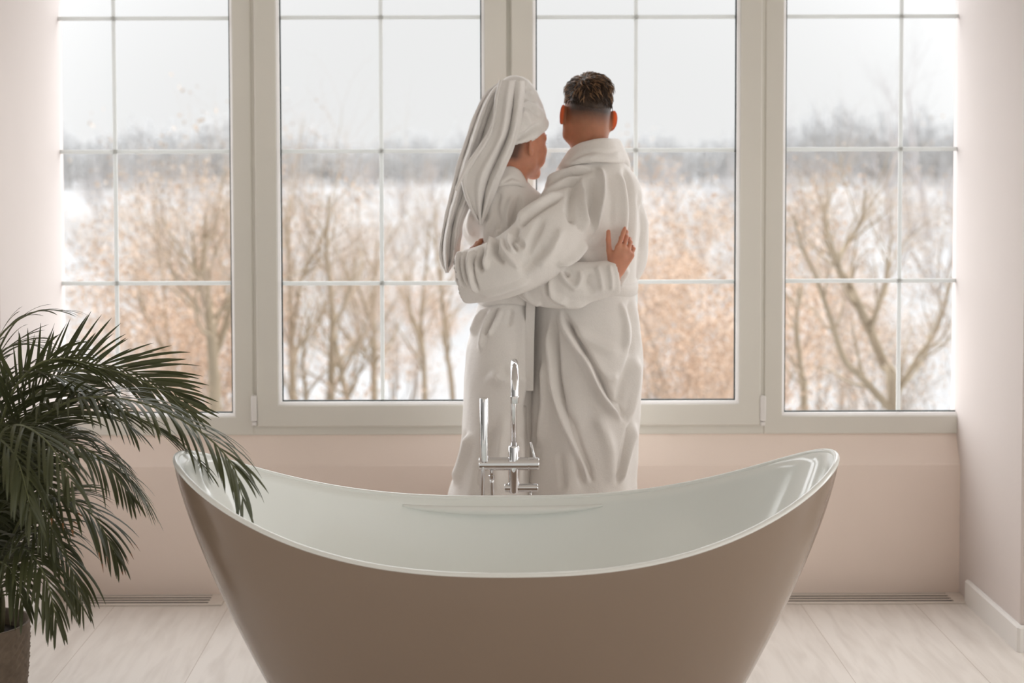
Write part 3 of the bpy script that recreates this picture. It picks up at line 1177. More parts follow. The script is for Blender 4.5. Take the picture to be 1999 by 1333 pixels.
for i in rr.choice(cand, 1500):
    p, n = Vh[i], Nh[i]
    a = lh[i]
    d = -mu_ * (.5 if a[2] < .07 else .05) + mr * (.40 + .16 * rr.normal()) * (1 if a[0] > -.03 else -.6) + mf * (.55 if a[1] > -.03 else -.25) + .12 * rr.normal(size=3)
    d -= n * (d @ n)
    d /= np.linalg.norm(d) + 1e-9
    top_ = a[2] > .062 + .02 * rr.normal()
    Ls = rr.uniform(.016, .034) * (1.35 if top_ else .8)
    lift = .0062 if top_ else .002
    pts = [p - n * .002, p + d * Ls * .35 + n * lift, p + d * Ls * .75 + n * lift * 1.1, p + d * Ls + n * lift * .3]
    hs_.tube(pts, [.0012, .0015, .0011, .0002], 4, cap=False, mi=1 if top_ and rr.random() < .55 else 0)
hs_.build('strands', [M_hair, M_hair2], hair)

# ---- robe
zf = .34
fr_ = Field((-.16, 4.40, .26), (.68, 5.18, 1.62), .0045)
mrows = rows_px([
    (318, 1110, 1212, YM, .085), (345, 1092, 1228, YM, .125), (390, 1072, 1246, YM, .150), (440, 1068, 1250, YM - .005, .155),
    (500, 1074, 1242, YM - .01, .148), (558, 1056, 1240, YM, .135), (590, 1046, 1242, YM, .142), (650, 1040, 1250, YM, .165), (710, 1034, 1254, YM, .175),
    (780, 1034, 1250, YM, .175), (850, 1034, 1246, YM, .175), (920, 1032, 1243, YM, .18), (990, 1030, 1242, YM, .185), (1030, 1034, 1242, YM, .185)], YM)


def wob_m(th, z):
    w = np.clip((1.08 - z) / .7, 0, 1)
    return w * (.022 * np.sin(7 * th + 1.3 + 2 * z) + .014 * np.sin(12 * th - 3 * z + .4))


fr_.stack(mrows, .03, e=2.25, wob=wob_m)
fr_.hollow(.86, .012)
for e, x, y in ((-1, 1100, 392), (1, 1206, 372)):
    fr_.cone(nb + (0, 0, -.005), at(x, y, YM), .072, .075, .05)
SL = [at(1112, 392, 4.745), at(1092, 436, 4.665), at(1056, 480, 4.60), at(994, 518, 4.575), at(946, 534, 4.585), at(916, 540, 4.605)]
SR = [.088, .106, .110, .100, .092, .088]
fr_.chain(SL, SR, .018, flat=((.25, 1, .1), .62), n=22)
SB = [at(1196, 374, 4.815), at(1219, 430, 4.845), at(1224, 485, 4.865), at(1212, 520, 4.93), at(1180, 522, 5.03)]
fr_.chain(SB, [.082, .076, .072, .075, .072], .014, n=18)
d = SL[-1] - SL[-2]; d /= np.linalg.norm(d)
ce = at(911, 540, 4.606)
fr_.cone(ce + d * .06, ce - d * .03, .085, .070, .008, 's', flat=((.25, 1, .1), .62))
fr_.chain([at(926, 530, 4.63), hw, hw + (at(918, 490, 4.710) - hw) * .9], [.030, .034, .034], .01, 's')
d = SB[-1] - SB[-2]; d /= np.linalg.norm(d)
fr_.cone(SB[-1] + d * .08, SB[-1] + d * .04, .10, .058, .008, 's')
V, Q = fr_.mesh(3)
man_strokes = [
    # shoulder fan
    ([(1158, 322), (1108, 338), (1062, 362), (1026, 392)], 7, .010, 'g'), ([(1142, 343), (1092, 358), (1050, 382), (1026, 404)], 6, .008, 'g'),
    ([(1100, 372), (1062, 396), (1030, 418), (1006, 440)], 7, .010, 'g'),
    ([(1168, 322), (1178, 364), (1170, 420), (1148, 466)], 7, .016), ([(1139, 340), (1134, 400), (1143, 458)], 6, .013),
    ([(1154, 342), (1157, 395), (1150, 440)], 7, -.010), ([(1121, 350), (1114, 400), (1120, 440)], 8, -.012),
    ([(1186, 330), (1194, 390), (1190, 450)], 10, -.006), ([(1207, 330), (1219, 400), (1214, 480)], 8, .008),
    ([(1216, 322), (1231, 380), (1233, 450), (1224, 520)], 6, -.016), ([(1246, 370), (1253, 430), (1248, 500)], 6, -.006),
    # armhole seam and sleeve underside
    ([(1100, 404), (1120, 430), (1142, 455)], 3, -.006), ([(1146, 466), (1120, 500), (1085, 521)], 6, .010),
    # sleeve
    ([(1074, 470), (1040, 510), (1010, 530)], 14, -.010), ([(1100, 440), (1075, 490), (1045, 520)], 10, .008),
    ([(1062, 420), (1040, 470), (1030, 505)], 9, -.008),
    ([(897, 488), (896, 518), (906, 568)], 4, .008, 'g'), ([(908, 487), (905, 520), (914, 560)], 4, .009, 'g'), ([(926, 486), (917, 512), (922, 550), (932, 574)], 5, .011, 'g'),
    ([(944, 478), (936, 510), (942, 532)], 5, -.015), ([(965, 462), (955, 492), (945, 530)], 5, .014), ([(974, 466), (966, 488), (986, 520)], 6, -.013),
    ([(985, 462), (980, 482), (1000, 510), (1020, 524)], 5, .010), ([(998, 452), (993, 474), (1006, 496)], 6, .010, 'g'),
    ([(1010, 436), (1006, 462), (1026, 486)], 6, -.010),
    ([(930, 578), (980, 568), (1040, 548)], 8, .006),
    # back above the belt
    ([(1140, 500), (1180, 480), (1205, 440)], 12, -.007), ([(1226, 520), (1212, 545), (1205, 560)], 6, .008),
    # skirt
    ([(1210, 585), (1222, 640), (1218, 690)], 7, .008), ([(1228, 580), (1242, 640), (1236, 700)], 6, -.010),
    ([(1086, 606), (1112, 655), (1148, 715), (1186, 785), (1218, 830)], 9, .020, 'g'),
    ([(1252, 650), (1232, 705), (1212, 765), (1206, 800)], 9, -.009), ([(1246, 690), (1238, 760), (1222, 826)], 8, .008),
    ([(1110, 640), (1160, 670), (1214, 690)], 14, .008), ([(1130, 690), (1175, 730), (1212, 740)], 14, .008),
    ([(1075, 604), (1078, 690), (1090, 785), (1136, 905), (1150, 950)], 8, .013, 'g'),
    ([(1062, 690), (1064, 790), (1052, 880)], 9, .010, 'f'), ([(1108, 800), (1128, 880), (1140, 960)], 10, -.008),
    ([(1240, 820), (1222, 890), (1208, 950)], 7, .010, 'f'), ([(1160, 800), (1190, 870), (1196, 960)], 14, .007), ([(1094, 880), (1100, 960)], 8, -.006),
]
V = sculpt(V, Q, [(a[0], a[1] * .85, a[2] * 2.3) + tuple(a[3:]) for a in man_strokes])
V = lap(V, Q, 1, .4)
N_ = normals(V, Q)
V = V + N_ * (.0016 * vnoise(V, 26, 5))[:, None]
rob = obj('bathrobe', mesh_from('man_robe', V, Q, M_robe), man)


def collar(name, pts_lo, pts_hi, r, parent, strokes, lo, hi):
    f_ = Field(lo, hi, .0045)
    n = 64
    A_, B_ = bez(pts_lo, n), bez(pts_hi, n)
    m = r + .04
    s = f_.block(np.minimum(A_, B_).min(0) - m, np.maximum(A_, B_).max(0) + m)
    d = None
    for i in range(n):
        mid = (A_[i] + B_[i]) / 2
        e = f_._cone(s, A_[i], B_[i], r * .8, r)
        d = e if d is None else np.minimum(d, e)
    f_.mix(s, d, 0)
    V, Q = f_.mesh(3)
    V = sculpt(V, Q, strokes)
    V = V + normals(V, Q) * (.001 * vnoise(V, 40, 8))[:, None]
    return obj(name, mesh_from(name, V, Q, M_robe), parent)


# shawl collar, from the man's left front over the nape to his right front
cl = [at(1118, 440, YM + .17), at(1098, 368, YM + .135), at(1092, 334, YM + .05), at(1112, 318, YM - .07), at(1160, 310, YM - .115), at(1200, 312, YM - .085), at(1224, 318, YM + .02), at(1218, 360, YM + .125), at(1185, 440, YM + .17)]
ch = [at(1124, 440, YM + .165), at(1114, 350, YM + .12), at(1112, 308, YM + .05), at(1130, 290, YM - .045), at(1164, 280, YM - .078), at(1192, 279, YM - .06), at(1207, 287, YM + .02), at(1202, 350, YM + .11), at(1180, 440, YM + .16)]
collar('collar', cl, ch, .0155, rob, [([(1105, 318), (1150, 296), (1190, 298), (1214, 292)], 3.5, -.006), ([(1100, 330), (1140, 308), (1170, 305)], 4, .005)], (.20, 4.6, 1.2), (.58, 5.06, 1.70))


def belt(rows, z0, z1, grow, parent, Y, strokes=()):
    R = np.array(sorted(rows)); D = bez(R, 160); D = D[np.argsort(D[:, 0])]
    n = 120
    V = []
    prof = [(z0, grow - .004), (z0 + .003, grow + .003), ((z0 + z1) / 2, grow + .006), (z1 - .003, grow + .003), (z1, grow - .004)]
    for z, g in prof:
        cx, a, cy, b = (np.interp(z, D[:, 0], D[:, i]) for i in range(1, 5))
        t = np.linspace(0, 2 * PI, n, endpoint=False)
        c, s_ = np.cos(t), np.sin(t)
        e = 2 / 2.25
        V.append(np.stack([cx + (a + g) * np.sign(c) * abs(c) ** e, cy + (b + g) * np.sign(s_) * abs(s_) ** e, np.full(n, z) + .006 * np.sin(3 * t)], -1))
    mb = loft(V, MB())
    return mb.build('belt', M_robe, parent)


belt(mrows, at(1220, 577, YM - .1)[2], at(1220, 549, YM - .1)[2], .004, rob, YM)

# ================================================================ WOMAN
wb0 = at(985, 1190, YWo)
woman = thing('person', 'standing woman in a white bathrobe with her hair wrapped in a white towel', 'person', (wb0[0], YWo, 0))
wc = at(1013, 264, YWo + .0)
fl = Field((-.20, 4.42, -.005), (.54, 5.16, 1.72), .004)
wfwd = np.array((.80, .60, -.10))
wtil = np.array((.06, .02, 1.0))
wr, wf, wu = head(fl, wc, wfwd, wtil, .98, False)
nbw = at(990, 378, YWo + .0)
fl.chain([wc + np.array((-.022, -.012, -.075)), at(1002, 335, YWo), nbw], [.050, .047, .056], .03, n=8)
fl.stack(rows_px([(385, 950, 1030, YWo, .065), (430, 942, 1036, YWo, .09), (500, 950, 1030, YWo, .095), (570, 955, 1025, YWo, .085), (650, 925, 1038, YWo, .11), (720, 922, 1038, YWo, .10)], YWo), .04)
for e in (-1, 1):
    fl.cone(nbw + (0, 0, -.02), at(988 + e * 44, 402, YWo), .045, .05, .05)
    leg(fl, wb0[0] - .020 + e * .052, YWo, .82, .68, e)
# right arm behind the man's back, left arm forward
A = [at(1030, 412, 4.785), at(1020, 500, 4.715), at(1046, 548, 4.655), at(1100, 556, 4.612), at(1150, 550, 4.602), at(1196, 540, 4.600)]
fl.chain(A, [.044, .042, .038, .034, .030, .0235], .03, n=18)
hw2 = at(1201, 532, 4.600)
fl.cone(A[-1], hw2, .0235, .022, .01)
hd = at(1222, 487, 4.590) - hw2
hand(fl, hw2, hd, np.array((.28, -1, .12)), -1, .92, (.04, .50, .62, .66), .06, (.62, .0, 1.15), (.80, .9, .85, .85))
B = [at(948, 412, 4.80), at(934, 440, 4.84), at(938, 452, 4.90), at(975, 500, 5.0)]
fl.chain(B, [.044, .040, .036, .026], .03, n=14)
hand(fl, B[-1], np.array((.9, .3, .05)), np.array((-.2, .9, .2)), -1, .92, (.3, .3, .3, .3), .06)
V, Q = fl.mesh(1)
loc = (V - wc) @ np.stack([wr, wf, wu], 1)
me = mesh_from('woman_body', V, Q, M_skin_w)
hl = np.clip((-.02 - loc[:, 1]) / .02, 0, 1) * np.clip((loc[:, 2] + .095) / .02, 0, 1) * (loc[:, 2] < .2)
paint(me, 'stubble', np.clip(hl, 0, 1) * .9)
paint(me, 'lip', np.exp(-((loc[:, 0] / .021) ** 2 + ((loc[:, 2] + .083) / .011) ** 2)) * (loc[:, 1] > .082))
bw = obj('body', me, woman)
# lashes and brows
o = lambda a, b, d: wc + .98 * (wr * a + wf * b + wu * d)
for e in (-1, 1):
    V = []
    for k in range(12):
        t = k / 11
        p = o(e * (.019 + .028 * t), .0885 - .012 * t * t, -.020)
        V += [p, p + .98 * (wf * .010 * (.6 + .4 * (k % 2)) + wr * e * .005 * t + wu * .002)]
    MB().add(V, [(2 * k, 2 * k + 1, 2 * k + 3, 2 * k + 2) for k in range(11)]).build('eyelashes', M_lash, bw)
    MB().tube(bez([o(e * .012, .097, .006), o(e * .032, .093, .011), o(e * .050, .078, .006)], 8), [.0014, .0018, .0021, .0022, .002, .0017, .0012, .0006], 6).build('eyebrow', M_lash, bw)

# ---- robe
fr_ = Field((-.24, 4.42, .26), (.56, 5.14, 1.48), .0045)
wrows = rows_px([
    (362, 966, 1018, YWo, .075), (392, 944, 1040, YWo, .105), (430, 938, 1048, YWo, .118), (480, 938, 1044, YWo, .118), (530, 938, 1040, YWo, .110), (575, 938, 1038, YWo, .108),
    (610, 930, 1040, YWo, .120), (650, 918, 1043, YWo, .140), (700, 908, 1043, YWo, .150), (770, 905, 1043, YWo, .150), (830, 903, 1042, YWo, .15), (880, 897, 1041, YWo, .155),
    (925, 886, 1040, YWo, .16), (965, 875, 1038, YWo, .165), (1010, 866, 1036, YWo, .165), (1040, 862, 1036, YWo, .165)], YWo)


def wob_w(th, z):
    w = np.clip((.95 - z) / .7, 0, 1)
    return w * (.018 * np.sin(6 * th + .6 + 2 * z) + .012 * np.sin(11 * th - 2 * z))


fr_.stack(wrows, .03, e=2.2, wob=wob_w)
fr_.hollow(.84, .012)
for e, x in ((-1, 950), (1, 1028)):
    fr_.cone(nbw + (0, 0, -.002), at(x, 408, YWo), .060, .064, .05)
WL = [at(1030, 412, 4.785), at(1020, 500, 4.715), at(1046, 548, 4.655), at(1100, 556, 4.612), at(1150, 550, 4.602), at(1192, 543, 4.600)]
fr_.chain(WL, [.072, .074, .076, .074, .066, .058], .014, flat=((.2, 1, 0), .72), n=22)
WB = [at(948, 412, 4.80), at(934, 440, 4.84), at(938, 452, 4.90), at(975, 500, 5.0)]
fr_.chain(WB, [.060, .056, .058, .056], .014, n=18)
d = WL[-1] - WL[-2]; d /= np.linalg.norm(d)
fr_.cone(WL[-1] + d * .075, WL[-1] + d * .012, .068, .045, .006, 's', flat=((.2, 1, 0), .72))
d = WB[-1] - WB[-2]; d /= np.linalg.norm(d)
fr_.cone(WB[-1] + d * .075, WB[-1] + d * .03, .075, .046, .006, 's')
V, Q = fr_.mesh(3)
woman_strokes = [
    ([(975, 372), (968, 410), (980, 450)], 7, -.007), ([(1000, 380), (990, 420), (996, 455)], 6, .009), ([(1018, 372), (1008, 420), (985, 462)], 6, -.009),
    ([(958, 420), (952, 460), (958, 490)], 5, .008), ([(975, 440), (970, 465), (972, 480)], 5, .008), ([(925, 405), (915, 440), (925, 465)], 6, .005),
    # sleeve
    ([(1092, 522), (1102, 545), (1122, 560), (1134, 545), (1130, 525)], 6, .009), ([(1098, 530), (1112, 540)], 5, -.008), ([(1074, 540), (1078, 575), (1110, 590)], 7, .008, 'f'),
    ([(1150, 530), (1145, 552), (1160, 575)], 9, -.006), ([(1165, 515), (1172, 540), (1176, 572)], 6, .006), ([(1188, 514), (1193, 540), (1194, 570)], 4, .006),
    ([(1055, 560), (1075, 582), (1110, 594), (1160, 590)], 6, .006), ([(1018, 560), (1036, 585), (1060, 596)], 6, .006, 'f'),
    # skirt
    ([(952, 598), (934, 625), (922, 658)], 5, .008), ([(964, 598), (946, 640), (936, 690)], 5, .007), ([(978, 600), (966, 630), (950, 660)], 5, .007, 'f'),
    ([(1000, 600), (992, 640)], 6, -.005), ([(1020, 600), (1018, 700), (1022, 800)], 9, .007), ([(1034, 610), (1030, 700), (1032, 860), (1028, 960)], 6, -.010),
    ([(955, 720), (985, 740), (1012, 720)], 22, .012), ([(918, 840), (906, 890), (886, 950)], 9, .010, 'f'), ([(965, 830), (945, 900), (930, 965)], 12, -.008), ([(985, 800), (975, 880), (965, 965)], 12, .008),
    ([(1015, 840), (1012, 960)], 9, .006),
]
V = sculpt(V, Q, [(a[0], a[1] * .85, a[2] * 2.3) + tuple(a[3:]) for a in woman_strokes])
V = lap(V, Q, 1, .4)
V = V + normals(V, Q) * (.0014 * vnoise(V, 26, 9))[:, None]
rob2 = obj('bathrobe', mesh_from('woman_robe', V, Q, M_robe), woman)
cl = [at(985, 460, YWo + .13), at(956, 400, YWo + .11), at(952, 378, YWo + .02), at(966, 362, YWo - .07), at(992, 356, YWo - .085), at(1018, 360, YWo - .06), at(1034, 380, YWo + .03), at(1028, 410, YWo + .11), at(1000, 460, YWo + .13)]
ch = [at(985, 455, YWo + .125), at(968, 384, YWo + .09), at(970, 352, YWo + .02), at(980, 338, YWo - .045), at(997, 332, YWo - .055), at(1014, 342, YWo - .04), at(1022, 362, YWo + .03), at(1018, 400, YWo + .10), at(1000, 455, YWo + .125)]
collar('collar', cl, ch, .013, rob2, [([(975, 362), (1000, 346), (1020, 356)], 3, -.004)], (-.05, 4.62, 1.0), (.30, 5.02, 1.58))
belt(wrows, at(970, 596, YWo - .1)[2], at(970, 566, YWo - .1)[2], .004, rob2, YWo)
# belt tail and pocket hanging between the two robes
tl = MB()
pts = [at(1036, 590, 4.705), at(1034, 650, 4.692), at(1033, 710, 4.688), at(1032, 762, 4.690)]
L_ = bez(pts, 16)
for k in (-1,):
    V = []
    for i, p in enumerate(L_):
        w = PX(9, 4.65)
        V += [p + (-w, 0, 0), p + (-w, -.007, 0), p + (w, -.007, 0), p + (w, 0, 0)]
    Fc = [(i * 4 + j, (i + 1) * 4 + j, (i + 1) * 4 + (j + 1) % 4, i * 4 + (j + 1) % 4) for i in range(15) for j in range(4)]
    tl.add(V, Fc + [(0, 1, 2, 3), (63, 62, 61, 60)], 0, False)
tl.build('belt_tail', M_robe, rob2)

# ---- towel turban
ft = Field((-.16, 4.62, 1.35), (.30, 5.02, 1.90), .0045)
tc_ = wc + .98 * (wu * .028 + wf * -.010)
Rw = [wr, wf, wu]
ft.ell(tc_, (.086, .098, .094), .01, Rw)
ft.ell(tc_ + wu * .03 - wf * .02, (.080, .085, .085), .03, Rw)
bu = wu * .866 - wf * .50 + wr * .04; bu /= np.linalg.norm(bu)
ba = wf - bu * (wf @ bu); ba /= np.linalg.norm(ba); bb = np.cross(bu, ba)
bc = wc + .98 * (wu * .018 + wf * -.004)
ring_ = [bc + ba * .094 * math.cos(t) + bb * .079 * math.sin(t) - bu * .008 for t in np.linspace(0, 2 * PI, 40)]
ft.chain(ring_, [.0155] * 40, .012)
ring2 = [bc + ba * .090 * math.cos(t) + bb * .077 * math.sin(t) + bu * .022 for t in np.linspace(0, 2 * PI, 40)]
ft.chain(ring2, [.016] * 40, .01)
ft.chain([at(1040, 200, YWo + .02), at(1034, 184, YWo - .01), at(1018, 168, YWo - .02), at(996, 166, YWo - .01), at(985, 180, YWo - .02)], [.022, .026, .030, .030, .022], .02, n=12)
ft.chain([at(1056, 228, YWo + .03), at(1047, 205, YWo + .02), at(1036, 186, YWo)], [.016, .020, .02], .012, n=10)
ft.cut(bc - bu * .024, -bu)
ft.ell(wc + .98 * (wr * 0 + wf * .0 + wu * -.012), np.array((.077, .095, .088)), .004, Rw, 's')
V, Q = ft.mesh(3)
turban_strokes = [
    ([(1003, 278), (1030, 258), (1058, 236)], 4, -.007), ([(996, 300), (1030, 280), (1060, 250)], 5, .004), ([(1018, 200), (1040, 206), (1056, 226)], 4, .006, 'f'),
    ([(1022, 190), (1036, 192), (1046, 204)], 3.5, -.006), ([(1020, 178), (1034, 180), (1042, 190)], 3, .004), ([(1016, 215), (1030, 225), (1034, 250)], 7, .004), ([(1028, 168), (1036, 176)], 3, -.004)]
V = sculpt(V, Q, [(q_[0], q_[1], q_[2] * 1.9) + tuple(q_[3:]) for q_ in turban_strokes])
V = V + normals(V, Q) * (.0012 * vnoise(V, 45, 12))[:, None]
towel = obj('head_towel', mesh_from('towel_wrap', V, Q, M_towel), woman)


def sheet(name, left, right, dep, folds, thick, parent, nu=60, nv=110, seed=0, bow=.03):
    """Hanging cloth between two pixel-space edges given as curves down the drop; dep(v) = depth of the cloth."""
    Lp, Rp = bez(left, nv), bez(right, nv)
    G = np.zeros((nv, nu, 3))
    for i in range(nv):
        v = i / (nv - 1)
        for j in range(nu):
            u = j / (nu - 1)
            p = Lp[i] * (1 - u) + Rp[i] * u
            y = dep(v) - bow * math.sin(PI * u) ** .8
            for (uc0, uc1, w, hgt) in folds:
                uc = uc0 + (uc1 - uc0) * v
                y -= hgt * math.exp(-((u - uc) / w) ** 2) * min(1, v * 4 + .2)
            G[i, j] = at(p[0], p[1], y)
    n = nu * nv
    V = G.reshape(-1, 3)
    Q = np.array([(i * nu + j, (i + 1) * nu + j, (i + 1) * nu + j + 1, i * nu + j + 1) for i in range(nv - 1) for j in range(nu - 1)])
    N_ = normals(V, Q)
    V = V + N_ * (.0015 * vnoise(V, 40, seed))[:, None]
    N_ = normals(V, Q)
    V2 = np.concatenate([V + N_ * thick / 2, V - N_ * thick / 2])
    Q2 = [tuple(q) for q in Q] + [tuple(q[::-1] + n) for q in Q]
    bd = [i * nu for i in range(nv)] + [(nv - 1) * nu + j for j in range(1, nu)] + [i * nu + nu - 1 for i in range(nv - 2, -1, -1)] + [j for j in range(nu - 2, 0, -1)]
    for a, b in zip(bd, bd[1:] + bd[:1]):
        Q2.append((a, a + n, b + n, b))
    me = mesh_from(name, V2, Q2, M_towel)
    return obj(name, me, parent)


# back panel of the hanging towel
sheet('towel_tail', [(978, 160), (948, 182), (926, 224), (909, 272), (893, 322), (879, 380), (866, 436), (858, 486), (861, 512), (872, 532)],
      [(1006, 160), (1000, 190), (990, 225), (975, 272), (955, 322), (930, 375), (906, 425), (900, 462), (893, 500), (874, 532)],
      lambda v: YWo - .085 + .03 * math.sin(PI * v) + .02 * v, [(.2, .35, .06, .026), (.42, .55, .05, -.022), (.62, .75, .07, .024), (.1, .15, .05, -.018), (.8, .85, .06, .018)], .006, towel, seed=3, bow=.02)
# front panel, folded back along its left edge
sheet('towel_fold', [(976, 156), (968, 188), (963, 224), (955, 256), (940, 284), (920, 314), (904, 342), (904, 368), (918, 404), (936, 437)],
      [(1022, 157), (1021, 190), (1017, 226), (1010, 262), (1001, 290), (990, 318), (979, 346), (966, 376), (952, 410), (940, 438)],
      lambda v: YWo - .108 + .012 * v, [(.03, .03, .045, .024), (.42, .52, .08, .016), (.66, .70, .07, -.026), (.86, .84, .06, .018)], .007, towel, seed=4, bow=.016)
# turned-back corner
sheet('towel_corner', [(950, 262), (930, 292), (912, 318), (898, 346), (889, 371)], [(964, 250), (946, 284), (926, 312), (908, 340), (890, 372)],
      lambda v: YWo - .122 + .0 * v, [(.5, .5, .3, .006)], .007, towel, nu=14, nv=40, seed=5, bow=.0)
# ================================================================ winter view outside
def gz(y):
    """Ground height outside."""
    return -4.6 if y < 120 else -4.6 + 0.0 * y


M_snow = mat('snow', (.39, .392, .398, 1), .8, spec=.1, noise=.10, nscale=.05)


def bark(name, c, n=.25):
    return mat(name, tuple(c) + (1,), .9, spec=.1, noise=n, nscale=6, nstretch=(1, 1, .25))


sn = []
xs = np.linspace(-1, 1, 61); ys = np.array([7, 12, 18, 25, 35, 50, 70, 95, 125, 160, 200, 260, 340, 440, 600])
V = []
for y in ys:
    for x in xs:
        X_ = x * (30 + y * .8)
        V.append((X_, y, -4.6 + .5 * math.sin(X_ * .05 + y * .03) * min(1, y / 60) + .35 * math.sin(X_ * .11 - y * .07) * min(1, y / 60)))
Fc = [(i * 61 + j, i * 61 + j + 1, (i + 1) * 61 + j + 1, (i + 1) * 61 + j) for i in range(len(ys) - 1) for j in range(60)]
o = obj('snowy_ground', mesh_from('snowy_ground', V, Fc, M_snow))
o['kind'] = 'structure'


class Tubes:
    """Fast collector of thin tapered branch tubes."""

    def __init__(self):
        self.V, self.Q, self.n = [], [], 0

    def add(self, P, R, sides):
        P = np.asarray(P, float)
        T = np.gradient(P, axis=0)
        T /= np.linalg.norm(T, axis=1)[:, None] + 1e-9
        ref = np.array([.3, 1, .1])
        A = np.cross(T, ref); A /= np.linalg.norm(A, axis=1)[:, None] + 1e-9
        B = np.cross(T, A)
        a = np.linspace(0, 2 * PI, sides, endpoint=False)
        ring = P[:, None] + np.asarray(R)[:, None, None] * (np.cos(a)[None, :, None] * A[:, None] + np.sin(a)[None, :, None] * B[:, None])
        self.V.append(ring.reshape(-1, 3))
        m = len(P)
        i = np.arange(m - 1)[:, None] * sides; j = np.arange(sides)[None]; k = (j + 1) % sides
        self.Q.append((np.stack([i + j, i + k, i + sides + k, i + sides + j], -1).reshape(-1, 4)) + self.n)
        self.n += m * sides

    def mesh(self, name, m):
        return mesh_from(name, np.concatenate(self.V), np.concatenate(self.Q), m)


def grow(rng, p, d, L, r, lev, maxlev, big, fine, tips, up=.25, wander=.25, kids=(4, 6), spread=.75):
    n = 6 if lev < 2 else 4
    P = [p]
    q, e = np.array(p, float), np.array(d, float)
    for i in range(n):
        e = e + rng.normal(size=3) * wander * (.5 if lev == 0 else 1) + np.array((0, 0, up * (.2 if lev == 0 else .5)))
        e /= np.linalg.norm(e)
        q = q + e * L / n
        P.append(q.copy())
    R = np.linspace(r, r * (.35 if lev < maxlev else .25), n + 1)
    (big if lev <= 1 else fine).add(P, R, 6 if lev == 0 else 4 if lev == 1 else 3)
    if lev >= maxlev:
        tips.extend(P[1:])
        return
    for k in range(rng.integers(*kids) + (2 if lev == 0 else 0)):
        t = rng.uniform(.25 if lev else .22, 1.0) * n
        i = min(int(t), n - 1)
        b = P[i] + (P[i + 1] - P[i]) * (t - i)
        ax = P[i + 1] - P[i]; ax /= np.linalg.norm(ax)
        s = rng.normal(size=3); s -= ax * (s @ ax); s /= np.linalg.norm(s)
        sp = spread * rng.uniform(.6, 1.25)
        nd = ax * math.cos(sp) + s * math.sin(sp)
        grow(rng, b, nd, L * rng.uniform(.42, .68), r * (1 - .65 * t / n) * rng.uniform(.4, .62), lev + 1, maxlev, big, fine, tips, up, wander, kids, spread)


def leaf_quads(rng, pts, n, size, jit):
    pts = np.asarray(pts)
    c = pts[rng.integers(0, len(pts), n)] + rng.normal(size=(n, 3)) * jit
    a = rng.normal(size=(n, 3)); a /= np.linalg.norm(a, axis=1)[:, None]
    b = np.cross(a, rng.normal(size=(n, 3))); b /= np.linalg.norm(b, axis=1)[:, None]
    s = size * rng.uniform(.6, 1.3, n)[:, None]
    V = np.stack([c - a * s, c - b * s * .5, c + a * s, c + b * s * .5], 1).reshape(-1, 3)
    return V, np.arange(4 * n).reshape(-1, 4)


def make_tree(name, seed, H_, stems, mats, maxlev=3, leaves=0, lsize=.05, lean=.12, r0=.07, up=.25, kids=(4, 6), spread=.75):
    rng = np.random.default_rng(seed)
    big, fine, tips = Tubes(), Tubes(), []
    for s in range(stems):
        a = 2 * PI * s / stems + rng.uniform(0, 1)
        k = (lean if stems > 1 else lean * .5) * rng.uniform(.6, 1.4)
        d = np.array((math.cos(a) * k, math.sin(a) * k, 1.0)); d /= np.linalg.norm(d)
        grow(rng, np.array((math.cos(a) * .12 * (stems > 1), math.sin(a) * .12 * (stems > 1), -.15)), d, H_ * rng.uniform(.75, 1.0) * .72, r0 * rng.uniform(.75, 1.1), 0, maxlev, big, fine, tips, up, .16, kids, spread)
    V = np.concatenate(big.V + fine.V)
    Qb, Qf = np.concatenate(big.Q), np.concatenate(fine.Q) + big.n
    parts = [('trunk_and_branches', mesh_from(name + '_branches', V, np.concatenate([Qb, Qf]), mats[:2], midx=[0] * len(Qb) + [1] * len(Qf)))]
    if leaves:
        V, Q = leaf_quads(rng, tips, leaves, lsize, .10)
        parts.append(('dry_leaves', mesh_from(name + '_leaves', V, Q, mats[2], smooth=False)))
    return parts


def put_tree(name, parts, label, cat, loc, rz, sc, group=None):
    t = thing(name, label, cat, loc, group)
    t.rotation_euler = (0, 0, rz)
    t.scale = (sc,) * 3
    for nm, me in parts:
        c = bpy.data.objects.new(nm, me)
        COL.objects.link(c)
        c.parent = t
        if nm == 'dry_leaves':
            c['kind'] = 'stuff'
    return t


K = 2.2  # tree colours below are lightened to paint the haze into them
B_near = bark('bark_olive', (.50, .415, .31))
T_near = bark('twig_tan', (.62, .50, .41))
L_rust = bark('dry_leaf_rust', (.78, .605, .475), .2)
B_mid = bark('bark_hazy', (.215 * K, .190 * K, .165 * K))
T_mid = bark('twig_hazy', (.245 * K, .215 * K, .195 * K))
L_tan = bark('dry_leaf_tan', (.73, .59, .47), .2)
T_grey = bark('twig_haze_pale', (.60, .575, .57), .1)  # pale grey paints distance haze onto the twigs
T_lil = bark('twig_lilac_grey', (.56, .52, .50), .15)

near_a = make_tree('slender_tree', 1, 7.2, 1, (B_near, T_near), r0=.085)
near_b = make_tree('forked_tree', 2, 6.6, 3, (B_near, T_near), r0=.065, lean=.28)
near_c = make_tree('leafy_tree', 3, 4.8, 4, (B_mid, T_near, L_rust), leaves=11000, lsize=.030, r0=.05, lean=.25)
near_d = make_tree('bushy_tree', 4, 5.4, 5, (B_mid, T_mid, L_tan), leaves=3200, lsize=.030, r0=.045, lean=.35)
# near_e = make_tree('broad_tree', 5, 7.0, 2, (B_near, T_near, L_tan), leaves=500, lsize=.035, r0=.10, lean=.40, spread=.85)


def ground(px, Y):
    return (float(at(px, 600, Y)[0]), Y, -4.6)




